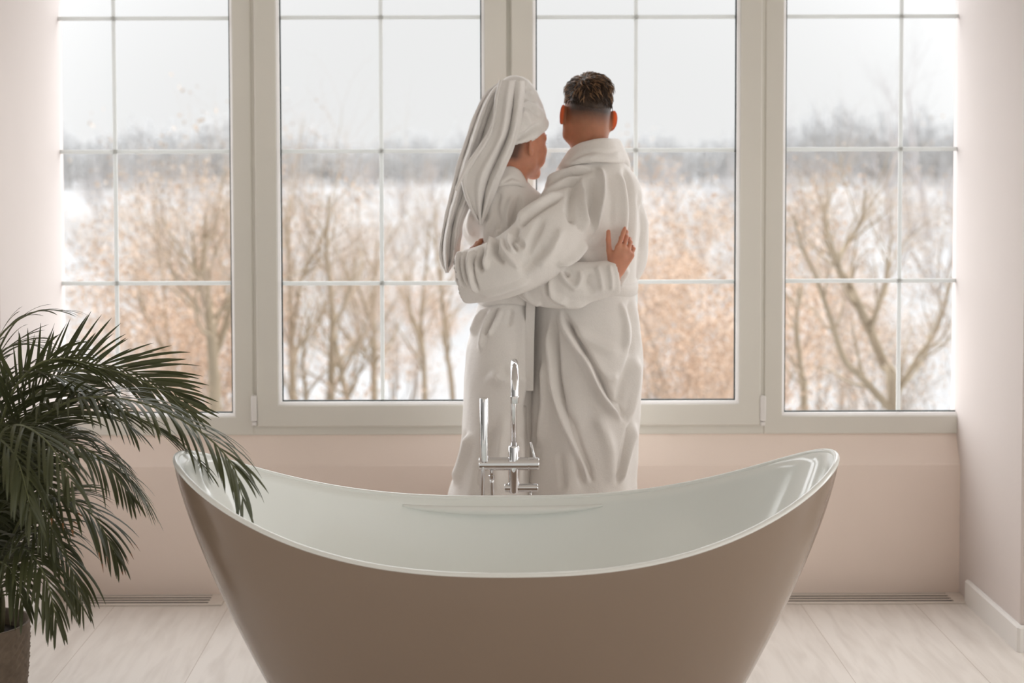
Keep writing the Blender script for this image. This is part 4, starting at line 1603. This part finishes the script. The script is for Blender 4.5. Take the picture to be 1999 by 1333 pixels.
def limb_tree(limbs, Y, seed, label, L=(.7, 1.5), kids=13, leaves=0):
    """Bare tree whose main limbs follow the given photo lines at depth Y; twigs grow from them."""
    rng = np.random.default_rng(seed)
    big, fine, tips = Tubes(), Tubes(), []
    root = ground(limbs[0][0][0][0], Y)
    for pts, r0, r1 in limbs:
        P = [at(x, y, Y + (0.12 * rng.normal() if i else 0)) for i, (x, y) in enumerate(pts)]
        if pts is limbs[0][0]:
            P = [np.array((P[0][0] + .05, Y, -4.8))] + P
        P = bez(P, 6 * len(P))
        R = np.linspace(r0, r1, len(P))
        big.add(P, R, 8)
        for k in range(kids):
            i = int(rng.uniform(.30 if pts is limbs[0][0] else .1, 1) * (len(P) - 2))
            ax = P[i + 1] - P[i]; ax /= np.linalg.norm(ax)
            sd = rng.normal(size=3); sd -= ax * (sd @ ax); sd /= np.linalg.norm(sd)
            sp = rng.uniform(.4, .9)
            grow(rng, P[i], ax * math.cos(sp) + sd * math.sin(sp), rng.uniform(*L), R[i] * rng.uniform(.3, .5), 1, 3, big, fine, tips, .25, .2, (4, 6), .7)
    V = np.concatenate(big.V + fine.V) - np.array(root)
    Qb, Qf = np.concatenate(big.Q), np.concatenate(fine.Q) + big.n
    parts = [('trunk_and_branches', mesh_from('limbs', V, np.concatenate([Qb, Qf]), (B_near, T_near), midx=[0] * len(Qb) + [1] * len(Qf)))]
    if leaves:
        V, Q = leaf_quads(rng, tips, leaves, .03, .1)
        parts.append(('dry_leaves', mesh_from('limb_leaves', V - np.array(root), Q, L_tan, smooth=False)))
    return put_tree('tree', parts, label, 'tree', root, 0, 1)


limb_tree([([(421, 815), (416, 711), (407, 595), (398, 500), (402, 420)], .085, .02), ([(417, 700), (440, 640), (452, 560), (460, 470)], .045, .012), ([(410, 620), (385, 540), (375, 450)], .035, .01)], 15.5, 101,
          'thick-trunked bare tree close behind the first window from the plant, beside its mullion', leaves=500)
limb_tree([([(345, 815), (342, 740), (325, 640), (318, 540), (300, 430)], .045, .01), ([(340, 720), (310, 660), (280, 600), (262, 520)], .03, .008)], 18, 102,
          'bare forked tree in the middle of the window above the palm', leaves=500)
limb_tree([([(572, 800), (570, 665), (563, 479), (566, 390)], .055, .012), ([(571, 660), (590, 540), (624, 479), (650, 405)], .03, .008)], 16.5, 103,
          'slim upright tree by the hinge side of the casement nearest the towelled woman')
limb_tree([([(647, 800), (649, 618), (638, 488), (642, 380)], .058, .012), ([(682, 800), (665, 720), (651, 650)], .035, .028), ([(600, 800), (592, 690), (610, 600)], .03, .01)], 16, 104,
          'bare tree with a V of stems at its foot left of the towelled woman')
limb_tree([([(731, 800), (731, 690), (729, 572), (738, 470)], .06, .014), ([(730, 640), (700, 560), (690, 500)], .03, .008)], 17.5, 105,
          'straight bare tree half hidden by the vertical window bar beside the woman')
limb_tree([([(830, 800), (827, 700), (822, 618), (832, 520), (840, 430)], .045, .01), ([(826, 690), (800, 600), (790, 520)], .025, .008)], 18, 106,
          'slim bare tree between the vertical bar and the hanging towel')
limb_tree([([(885, 800), (872, 683), (861, 563), (850, 470), (852, 400)], .05, .01)], 20, 107,
          'bare tree partly hidden by the cuff of the man\'s sleeve')
limb_tree([([(1746, 820), (1723, 707), (1682, 609), (1659, 557), (1636, 516), (1653, 476), (1682, 430), (1690, 370)], .062, .010), ([(1744, 806), (1682, 736), (1648, 701), (1619, 615), (1590, 534), (1567, 487), (1549, 420)], .040, .010),
           ([(1699, 645), (1728, 551), (1738, 470)], .03, .008), ([(1640, 520), (1615, 470), (1605, 400)], .022, .006), ([(1740, 790), (1790, 700), (1830, 640), (1860, 540)], .03, .01)], 13.5, 108,
          'broad bare tree with long slanting limbs in the far right window', L=(.5, 1.1))
limb_tree([([(1570, 815), (1566, 740), (1556, 640), (1562, 560)], .05, .012)], 15, 109, 'short-trunked bare tree against the mullion of the far right window', L=(.4, 1.0))

nears = [
    # px, depth, kind, rot, scale, name, label
    (330, 17.5, near_c, 1.1, 1.08, 'tree', 'rust-leaved multi-stemmed tree filling the middle of the window above the palm'),
    (265, 20, near_c, 2.0, 1.02, 'tree', 'rust-leaved tree behind the slim vertical bar of the window above the palm'),
    (165, 21, near_d, .5, .86, 'tree', 'low tan tree beside the wall edge of the window above the palm'),
    (380, 27, near_b, 4.4, 1.05, 'tree', 'tall forked tree rising behind the rust-leaved tree above the palm'),
    (610, 29, near_d, 1.4, 1.08, 'tree', 'hazy tan tree behind the tree with a V of stems'),
    (780, 31, near_c, 2.6, .78, 'tree', 'small leafy tree showing low between two slim bare trunks'),
    (1395, 17, near_c, .2, 1.06, 'tree', 'dense rust-leaved tree against the mullion beside the man'),
    (1300, 18.5, near_c, 2.4, .98, 'tree', 'rust-leaved tree directly beside the man\'s robe'),
    (1345, 22, near_c, 4.1, 1.12, 'tree', 'rust-leaved tree behind and between its two leafy neighbours'),
    (1262, 23, near_d, 5.0, .95, 'tree', 'tan tree showing at the edge of the man\'s shoulder and skirt'),
    (1560, 18, near_d, .8, .82, 'tree', 'low tan tree against the mullion of the far right window'),
    (1700, 26, near_d, 2.1, .95, 'tree', 'hazy tan tree behind the slanting limbs in the far right window'),
    (1815, 22, near_d, 4.6, 1.02, 'tree', 'tan bushy tree right of the slim vertical bar of the far right window'),
    (1610, 30, near_c, 1.9, .80, 'tree', 'small leafy tree behind the slanting limbs of the far right window'),
]
for px, Y, kind, rz, sc, nm, lb in nears:
    put_tree(nm, kind, lb, 'tree', ground(px, Y), rz, sc)

# half-way: smaller shrubs and trees, distance haze painted in as pale colour
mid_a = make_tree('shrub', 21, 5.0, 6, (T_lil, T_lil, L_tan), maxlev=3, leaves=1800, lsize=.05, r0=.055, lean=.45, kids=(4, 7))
mid_b = make_tree('haze_pale_shrub', 22, 6.5, 5, (T_grey, T_grey), maxlev=3, r0=.09, lean=.4, kids=(4, 7))
rg = np.random.default_rng(77)
for i in range(22):
    Y = rg.uniform(46, 85)
    px = 130 + 1740 * (i + rg.uniform(.1, .9)) / 22
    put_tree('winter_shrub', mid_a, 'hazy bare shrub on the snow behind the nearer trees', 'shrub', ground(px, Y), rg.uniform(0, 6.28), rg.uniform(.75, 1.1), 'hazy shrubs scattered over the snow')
for i in range(30):
    Y = rg.uniform(90, 200)
    px = 130 + 1740 * (i + rg.uniform(.1, .9)) / 30
    put_tree('haze_pale_tree', mid_b, 'haze-pale tree standing on the misty snowfield', 'tree', ground(px, Y), rg.uniform(0, 6.28), rg.uniform(.8, 1.35), 'haze-pale trees on the misty snowfield')

# far away: misty forest edge, haze painted as a paler colour per row
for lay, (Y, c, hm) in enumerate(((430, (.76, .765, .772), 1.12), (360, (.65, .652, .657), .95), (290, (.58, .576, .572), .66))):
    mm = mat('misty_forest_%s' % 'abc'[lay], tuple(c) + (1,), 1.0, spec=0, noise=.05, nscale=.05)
    rg = np.random.default_rng(5 + lay)
    tb = Tubes()
    for px in np.arange(-900, 2900, 5.5):
        px = px + rg.uniform(-4, 4)
        prof = 250 + 14 * math.sin(px * .011) + 10 * math.sin(px * .037 + 1) + 6 * math.sin(px * .09)
        if px > 1530:
            prof -= 28 * min(1, (px - 1530) / 200)
        if 500 < px < 1500:
            prof += 12
        prof = max(prof, 214)
        top = 345 - (345 - prof) * hm * rg.uniform(.72, 1.08)
        g = at(px, 345 + 6 * lay, Y + rg.uniform(-12, 12))
        Ht = (345 + 6 * lay - top) * Y / F
        x0, y0, z0 = g
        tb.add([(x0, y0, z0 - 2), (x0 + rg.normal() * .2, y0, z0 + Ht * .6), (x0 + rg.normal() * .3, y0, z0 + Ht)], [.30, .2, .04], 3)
        for k in range(30):
            t = rg.uniform(.08, .95)
            b = np.array((x0, y0, z0 + Ht * t))
            l = Ht * rg.uniform(.12, .30) * (1.15 - t * .8)
            dx = rg.normal() * .55
            e = b + np.array((l * dx, rg.normal() * l * .3, l * rg.uniform(.5, 1.0)))
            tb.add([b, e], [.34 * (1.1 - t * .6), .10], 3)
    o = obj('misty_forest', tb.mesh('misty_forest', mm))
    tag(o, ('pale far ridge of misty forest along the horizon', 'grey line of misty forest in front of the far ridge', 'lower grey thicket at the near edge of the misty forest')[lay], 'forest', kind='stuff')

# the taller trees standing out of the mist at the right-hand end
M_mist = bark('misty_bark', (.66, .63, .63), .1)  # mist is painted in as pale bark colour
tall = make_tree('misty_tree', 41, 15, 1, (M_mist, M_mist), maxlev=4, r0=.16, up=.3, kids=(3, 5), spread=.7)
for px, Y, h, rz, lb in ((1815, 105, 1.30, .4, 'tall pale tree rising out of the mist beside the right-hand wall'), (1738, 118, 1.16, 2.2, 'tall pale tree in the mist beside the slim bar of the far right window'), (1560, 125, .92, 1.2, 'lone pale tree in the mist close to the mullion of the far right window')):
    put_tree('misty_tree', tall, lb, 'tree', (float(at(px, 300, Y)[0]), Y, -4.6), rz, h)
# ================================================================ potted palm
YP = 3.86
M_leaf = mat('palm_leaf', sl(78, 82, 52), .42, spec=.45, noise=.4, nscale=7, transl=.22)
M_stalk = mat('palm_stalk', sl(104, 108, 70), .5, noise=.3, nscale=9)
M_tip = mat('dry_leaf_tip', sl(140, 96, 60), .6)
M_soil = mat('soil', sl(46, 36, 30), .95, noise=.4, nscale=40, bump=.6, bscale=60)


def wicker():
    m, nt, b = nt_new('woven_basket')
    N, L = nt.nodes, nt.links
    tc = N.new('ShaderNodeTexCoord')
    wv = N.new('ShaderNodeTexNoise'); wv.inputs['Scale'].default_value = 30
    L.new(tc.outputs['Object'], wv.inputs['Vector'])
    rp = N.new('ShaderNodeValToRGB')
    rp.color_ramp.elements[0].color = sl(84, 72, 60); rp.color_ramp.elements[1].color = sl(132, 116, 100)
    L.new(wv.outputs['Fac'], rp.inputs['Fac']); L.new(rp.outputs['Color'], b.inputs['Base Color'])
    b.inputs['Roughness'].default_value = .8
    return m


M_wick = wicker()
pc = at(-34, 1300, YP)
palm = thing('potted_palm', 'large feathery potted palm in a woven basket, arching over the end of the bathtub', 'plant', (pc[0], YP, 0))
# basket: woven wall built as a relief of over-under strands
zt = .30
nb_, nr = 96, 44
V = []
for i in range(nr + 1):
    v = i / nr
    rad = .098 + .028 * v + .006 * math.sin(PI * v)
    for j in range(nb_):
        a = 2 * PI * j / nb_
        w = .0028 * math.sin(nb_ / 4 * a + PI * (i // 2 % 2)) * (1 if 1 < i < nr - 1 else 0) - (.0022 if i % 2 == 0 else 0)
        V.append((pc[0] + (rad + w) * math.cos(a), YP + (rad + w) * math.sin(a), .001 + zt * v))
n0 = len(V)
for rad, z in ((.128, zt + .006), (.120, zt + .006), (.116, zt - .03), (.116, zt - .06)):
    for j in range(nb_):
        a = 2 * PI * j / nb_
        V.append((pc[0] + rad * math.cos(a), YP + rad * math.sin(a), z))
Fc = [(i * nb_ + j, i * nb_ + (j + 1) % nb_, (i + 1) * nb_ + (j + 1) % nb_, (i + 1) * nb_ + j) for i in range(nr + 4) for j in range(nb_)] + [tuple(range(nb_))[::-1]]
obj('basket', mesh_from('basket', V, Fc, M_wick), palm)
MB().lathe([(.0005, .0), (.06, .004), (.117, -.004)], (pc[0], YP, zt - .035), n=40, capa=False, capb=False).build('soil', M_soil, palm)

rp_ = np.random.default_rng(19)


def frond(pts, Lmax, n=42, droop=.55, wid=.0092, base=.22, roll=0.0, fold=.5, tipdry=False):
    """pts: control points of the stalk as (photo px, px, depth)."""
    C_ = bez([at(*p) for p in pts], 60)
    S_ = np.concatenate([[0], np.cumsum(np.linalg.norm(np.diff(C_, axis=0), axis=1))])
    tot = S_[-1]
    T = np.gradient(C_, axis=0); T /= np.linalg.norm(T, axis=1)[:, None]
    lf = MB()
    for k in range(n):
        s = base + (1 - base) * (k / (n - 1)) ** .95
        for sd in (-1, 1):
            ss = min(.999, s + rp_.normal() * .006) * tot
            p = np.array([np.interp(ss, S_, C_[:, i]) for i in range(3)])
            t = np.array([np.interp(ss, S_, T[:, i]) for i in range(3)]); t /= np.linalg.norm(t)
            side = np.cross(t, (0, 0, 1.)); side /= np.linalg.norm(side) + 1e-9
            upn = np.cross(side, t)
            cr, sr = math.cos(roll), math.sin(roll)
            side, upn = side * cr + upn * sr, upn * cr - side * sr
            u = (s - base) / (1 - base)
            prof = (.55 + .45 * math.sin(PI * min(1, u * 1.25 + .12))) if u < .7 else (.55 + .45 * math.sin(PI * .995)) * (1 - .35 * (u - .7) / .3) + .38 * (1 - (u - .7) / .3)
            Ll = Lmax * max(.42, prof) * rp_.uniform(.85, 1.1)
            ang = (1.0 - .62 * u) * rp_.uniform(.9, 1.1)
            d = t * math.cos(ang) + sd * side * math.sin(ang) + upn * (.28 * (1 - u)) + rp_.normal(size=3) * .05
            d /= np.linalg.norm(d)
            q = p.copy()
            m = 8
            pv = []
            dr = droop * rp_.uniform(.7, 1.35)
            for i in range(m + 1):
                pv.append(q.copy())
                d = d + np.array((0, 0, -1.)) * dr * (.35 + i / m) / m * 1.6
                d /= np.linalg.norm(d)
                q = q + d * Ll / m
            pv = np.array(pv)
            tv = np.gradient(pv, axis=0); tv /= np.linalg.norm(tv, axis=1)[:, None]
            nrm = np.cross(tv, np.cross(upn + .15 * rp_.normal(size=3), tv)); nrm /= np.linalg.norm(nrm, axis=1)[:, None] + 1e-9
            ac = np.cross(tv, nrm)
            x = np.linspace(0, 1, m + 1)
            w = wid * np.clip(np.sin(PI * np.clip(x * .92 + .06, 0, 1)) ** .6, .03, 1) * rp_.uniform(.8, 1.15)
            w[-1] = .0006
            A = pv + ac * w[:, None] * .5 - nrm * w[:, None] * .22 * fold
            B = pv - ac * w[:, None] * .5 - nrm * w[:, None] * .22 * fold
            V = np.stack([A, pv, B], 1).reshape(-1, 3)
            Fc = []
            for i in range(m):
                Fc += [(3 * i, 3 * i + 1, 3 * i + 4, 3 * i + 3), (3 * i + 1, 3 * i + 2, 3 * i + 5, 3 * i + 4)]
            o0 = len(lf.f)
            lf.add(V, Fc, 0, True)
            if tipdry and rp_.random() < .25:
                lf.m[-2:] = [1, 1]
    fo = lf.build('frond', [M_leaf, M_tip], palm)
    MB().tube(C_[::2], np.linspace(.0058, .0012, 30), 7).build('stalk', M_stalk, fo)
    return fo


B0 = (-15, 1225, 3.86)
FR = [
    (dict(pts=[B0, (-5, 950, 3.86), (30, 820, 3.90), (100, 745, 3.94), (200, 720, 3.96), (310, 760, 3.96), (360, 800, 3.96)], Lmax=.22, n=40, droop=.18, roll=-.9)),
    (dict(pts=[B0, (-10, 940, 3.84), (10, 800, 3.80), (60, 720, 3.78), (130, 700, 3.76), (210, 730, 3.74)], Lmax=.22, n=36, droop=.4, roll=.7)),
    (dict(pts=[B0, (-25, 1060, 3.80), (-20, 960, 3.74), (20, 920, 3.68), (70, 950, 3.62), (105, 1040, 3.58)], Lmax=.21, n=34, droop=.9)),
    # long arch reaching over the end of the bathtub
    (dict(pts=[B0, (-5, 1010, 3.86), (40, 860, 3.82), (140, 782, 3.74), (270, 785, 3.66), (385, 838, 3.58), (452, 905, 3.52), (474, 975, 3.50)], Lmax=.25, n=50, droop=.75)),
    # upper fan toward the window
    (dict(pts=[B0, (-10, 980, 3.90), (20, 830, 3.95), (90, 750, 4.02), (190, 712, 4.08), (300, 742, 4.12), (372, 790, 4.14)], Lmax=.25, n=45, droop=.22, roll=1.0)),
    (dict(pts=[B0, (0, 960, 3.88), (50, 850, 3.86), (130, 800, 3.84), (230, 800, 3.80), (330, 850, 3.76), (395, 905, 3.74)], Lmax=.23, n=42, droop=.5, roll=.6)),
    # thin new leaf at the top
    (dict(pts=[B0, (-40, 900, 3.90), (-35, 740, 3.92), (5, 650, 3.94), (70, 608, 3.96), (128, 606, 3.98)], Lmax=.17, n=22, droop=.55, wid=.008)),
    (dict(pts=[B0, (-50, 900, 3.95), (-45, 780, 4.0), (0, 690, 4.05), (60, 672, 4.08), (130, 705, 4.1)], Lmax=.2, n=30, droop=.5)),
    # middle, drooping toward the wall
    (dict(pts=[B0, (0, 1020, 3.84), (40, 900, 3.78), (110, 860, 3.72), (190, 890, 3.66), (250, 960, 3.62)], Lmax=.22, n=40, droop=.9)),
    (dict(pts=[B0, (10, 1040, 3.92), (60, 930, 3.98), (140, 890, 4.04), (230, 915, 4.08), (290, 985, 4.10)], Lmax=.20, n=35, droop=.6)),
    # lower right
    (dict(pts=[B0, (10, 1090, 3.82), (50, 1000, 3.76), (110, 970, 3.70), (180, 1005, 3.66), (225, 1080, 3.64)], Lmax=.21, n=37, droop=.9, tipdry=True)),
    (dict(pts=[B0, (5, 1120, 3.84), (40, 1050, 3.78), (85, 1040, 3.72), (130, 1090, 3.68), (160, 1170, 3.66)], Lmax=.2, n=32, droop=1.0)),
    (dict(pts=[B0, (0, 1140, 3.80), (20, 1080, 3.72), (55, 1075, 3.66), (90, 1130, 3.60), (110, 1210, 3.58)], Lmax=.19, n=32, droop=1.1)),
    # toward the camera and to the left
    (dict(pts=[B0, (-20, 1000, 3.78), (-10, 880, 3.68), (30, 830, 3.58), (90, 860, 3.48), (140, 940, 3.42)], Lmax=.23, n=37, droop=.9)),
    (dict(pts=[B0, (-30, 1010, 3.78), (-40, 900, 3.66), (-20, 850, 3.56), (30, 890, 3.46), (60, 990, 3.40)], Lmax=.22, n=35, droop=1.0)),
    (dict(pts=[B0, (-30, 960, 3.90), (-60, 820, 3.95), (-110, 760, 4.0), (-190, 760, 4.05), (-260, 820, 4.08)], Lmax=.23, n=32, droop=.6)),
    (dict(pts=[B0, (-40, 1000, 3.86), (-90, 880, 3.84), (-160, 850, 3.82), (-240, 900, 3.80)], Lmax=.22, n=32, droop=.8)),
    (dict(pts=[B0, (-20, 930, 3.88), (-15, 800, 3.88), (25, 740, 3.86), (95, 730, 3.84), (180, 770, 3.80), (250, 830, 3.76)], Lmax=.22, n=37, droop=.6)),
    (dict(pts=[B0, (0, 1000, 3.86), (30, 900, 3.88), (80, 850, 3.92), (150, 840, 3.96), (215, 880, 4.0), (262, 950, 4.02)], Lmax=.21, n=37, droop=.8)),
    (dict(pts=[B0, (-20, 1150, 3.78), (-10, 1100, 3.70), (20, 1110, 3.64), (45, 1180, 3.60)], Lmax=.17, n=25, droop=1.1)),
]
for a in FR:
    frond(**a)
M_cane = mat('palm_cane', sl(92, 88, 58), .5, noise=.4, nscale=20)
for k in range(7):
    a = 2 * PI * k / 7
    b0 = np.array((pc[0] + .05 * math.cos(a), YP + .05 * math.sin(a), zt - .045))
    t1 = at(-15 + 14 * math.cos(a), 1140 - 50 * (k % 3), YP + .03 * math.sin(a))
    MB().tube(bez([b0, (b0 + t1) / 2 + (.008 * math.cos(a), 0, .02), t1], 10), np.linspace(.0085, .006, 10), 8).build('cane', M_cane, palm)
SKYB = 5.5
# ================================================================ camera, world, lights
cd = bpy.data.cameras.new('camera')
cam = bpy.data.objects.new('camera', cd)
COL.objects.link(cam)
cd.sensor_width = 36
cd.lens = F / W * 36
cd.shift_x = SX
cd.shift_y = SY
cd.clip_end = 2000
Mx = Matrix(((_rt[0], _up[0], -_fw[0], 0), (_rt[1], _up[1], -_fw[1], 0), (_rt[2], _up[2], -_fw[2], CZ), (0, 0, 0, 1)))
cam.matrix_world = Mx
cd.dof.use_dof = True
cd.dof.focus_distance = 4.0
cd.dof.aperture_fstop = 50.4 / 21.0
SCN.camera = cam

w = bpy.data.worlds.new('overcast')
SCN.world = w
w.use_nodes = True
nt = w.node_tree
N, L = nt.nodes, nt.links
bg = N['Background']
tc = N.new('ShaderNodeTexCoord')
sp_ = N.new('ShaderNodeSeparateXYZ')
L.new(tc.outputs['Generated'], sp_.inputs[0])
# overcast sky, made brighter above and beside the window view for stronger room light
up_ = N.new('ShaderNodeMapRange')
up_.inputs['From Min'].default_value = .975
up_.inputs['From Max'].default_value = .55
up_.interpolation_type = 'SMOOTHSTEP'
dt = N.new('ShaderNodeVectorMath'); dt.operation = 'DOT_PRODUCT'
dt.inputs[1].default_value = (0, .985, -.17)
L.new(tc.outputs['Generated'], dt.inputs[0])
L.new(dt.outputs['Value'], up_.inputs['Value'])
sky = N.new('ShaderNodeValToRGB')
sky.color_ramp.elements[0].color = (.86, .86, .86, 1)
sky.color_ramp.elements[1].color = (SKYB, SKYB * 1.01, SKYB * 1.03, 1)
L.new(up_.outputs[0], sky.inputs[0])
bk = N.new('ShaderNodeMapRange')
bk.interpolation_type = 'SMOOTHSTEP'
bk.inputs['From Min'].default_value = -.05
bk.inputs['From Max'].default_value = .15
L.new(sp_.outputs['Y'], bk.inputs['Value'])
mx = N.new('ShaderNodeMix'); mx.data_type = 'RGBA'
# added fill glow for the unbuilt house behind: dim left, brighter right
rr_ = N.new('ShaderNodeMapRange'); rr_.interpolation_type = 'SMOOTHSTEP'
rr_.inputs['From Min'].default_value = -.45; rr_.inputs['From Max'].default_value = .8
L.new(sp_.outputs['X'], rr_.inputs['Value'])
rear_fill_ = N.new('ShaderNodeValToRGB')
rear_fill_.color_ramp.elements[0].color = (.275, .262, .246, 1)
rear_fill_.color_ramp.elements[1].color = (1.5, 1.465, 1.405, 1)
L.new(rr_.outputs[0], rear_fill_.inputs[0])
L.new(rear_fill_.outputs[0], mx.inputs['A'])
L.new(bk.outputs[0], mx.inputs['Factor'])
L.new(sky.outputs[0], mx.inputs['B'])
L.new(mx.outputs['Result'], bg.inputs['Color'])
bg.inputs['Strength'].default_value = 1.0
SCN.view_settings.view_transform = 'Standard'
SCN.view_settings.look = 'None'
SCN.cycles.max_bounces = 8
SCN.cycles.diffuse_bounces = 5
SCN.cycles.glossy_bounces = 4
SCN.cycles.transparent_max_bounces = 12
SCN.cycles.caustics_reflective = False
SCN.cycles.caustics_refractive = False
SCN.cycles.sample_clamp_indirect = 4
SCN.cycles.use_adaptive_sampling = True
SCN.cycles.adaptive_threshold = .015
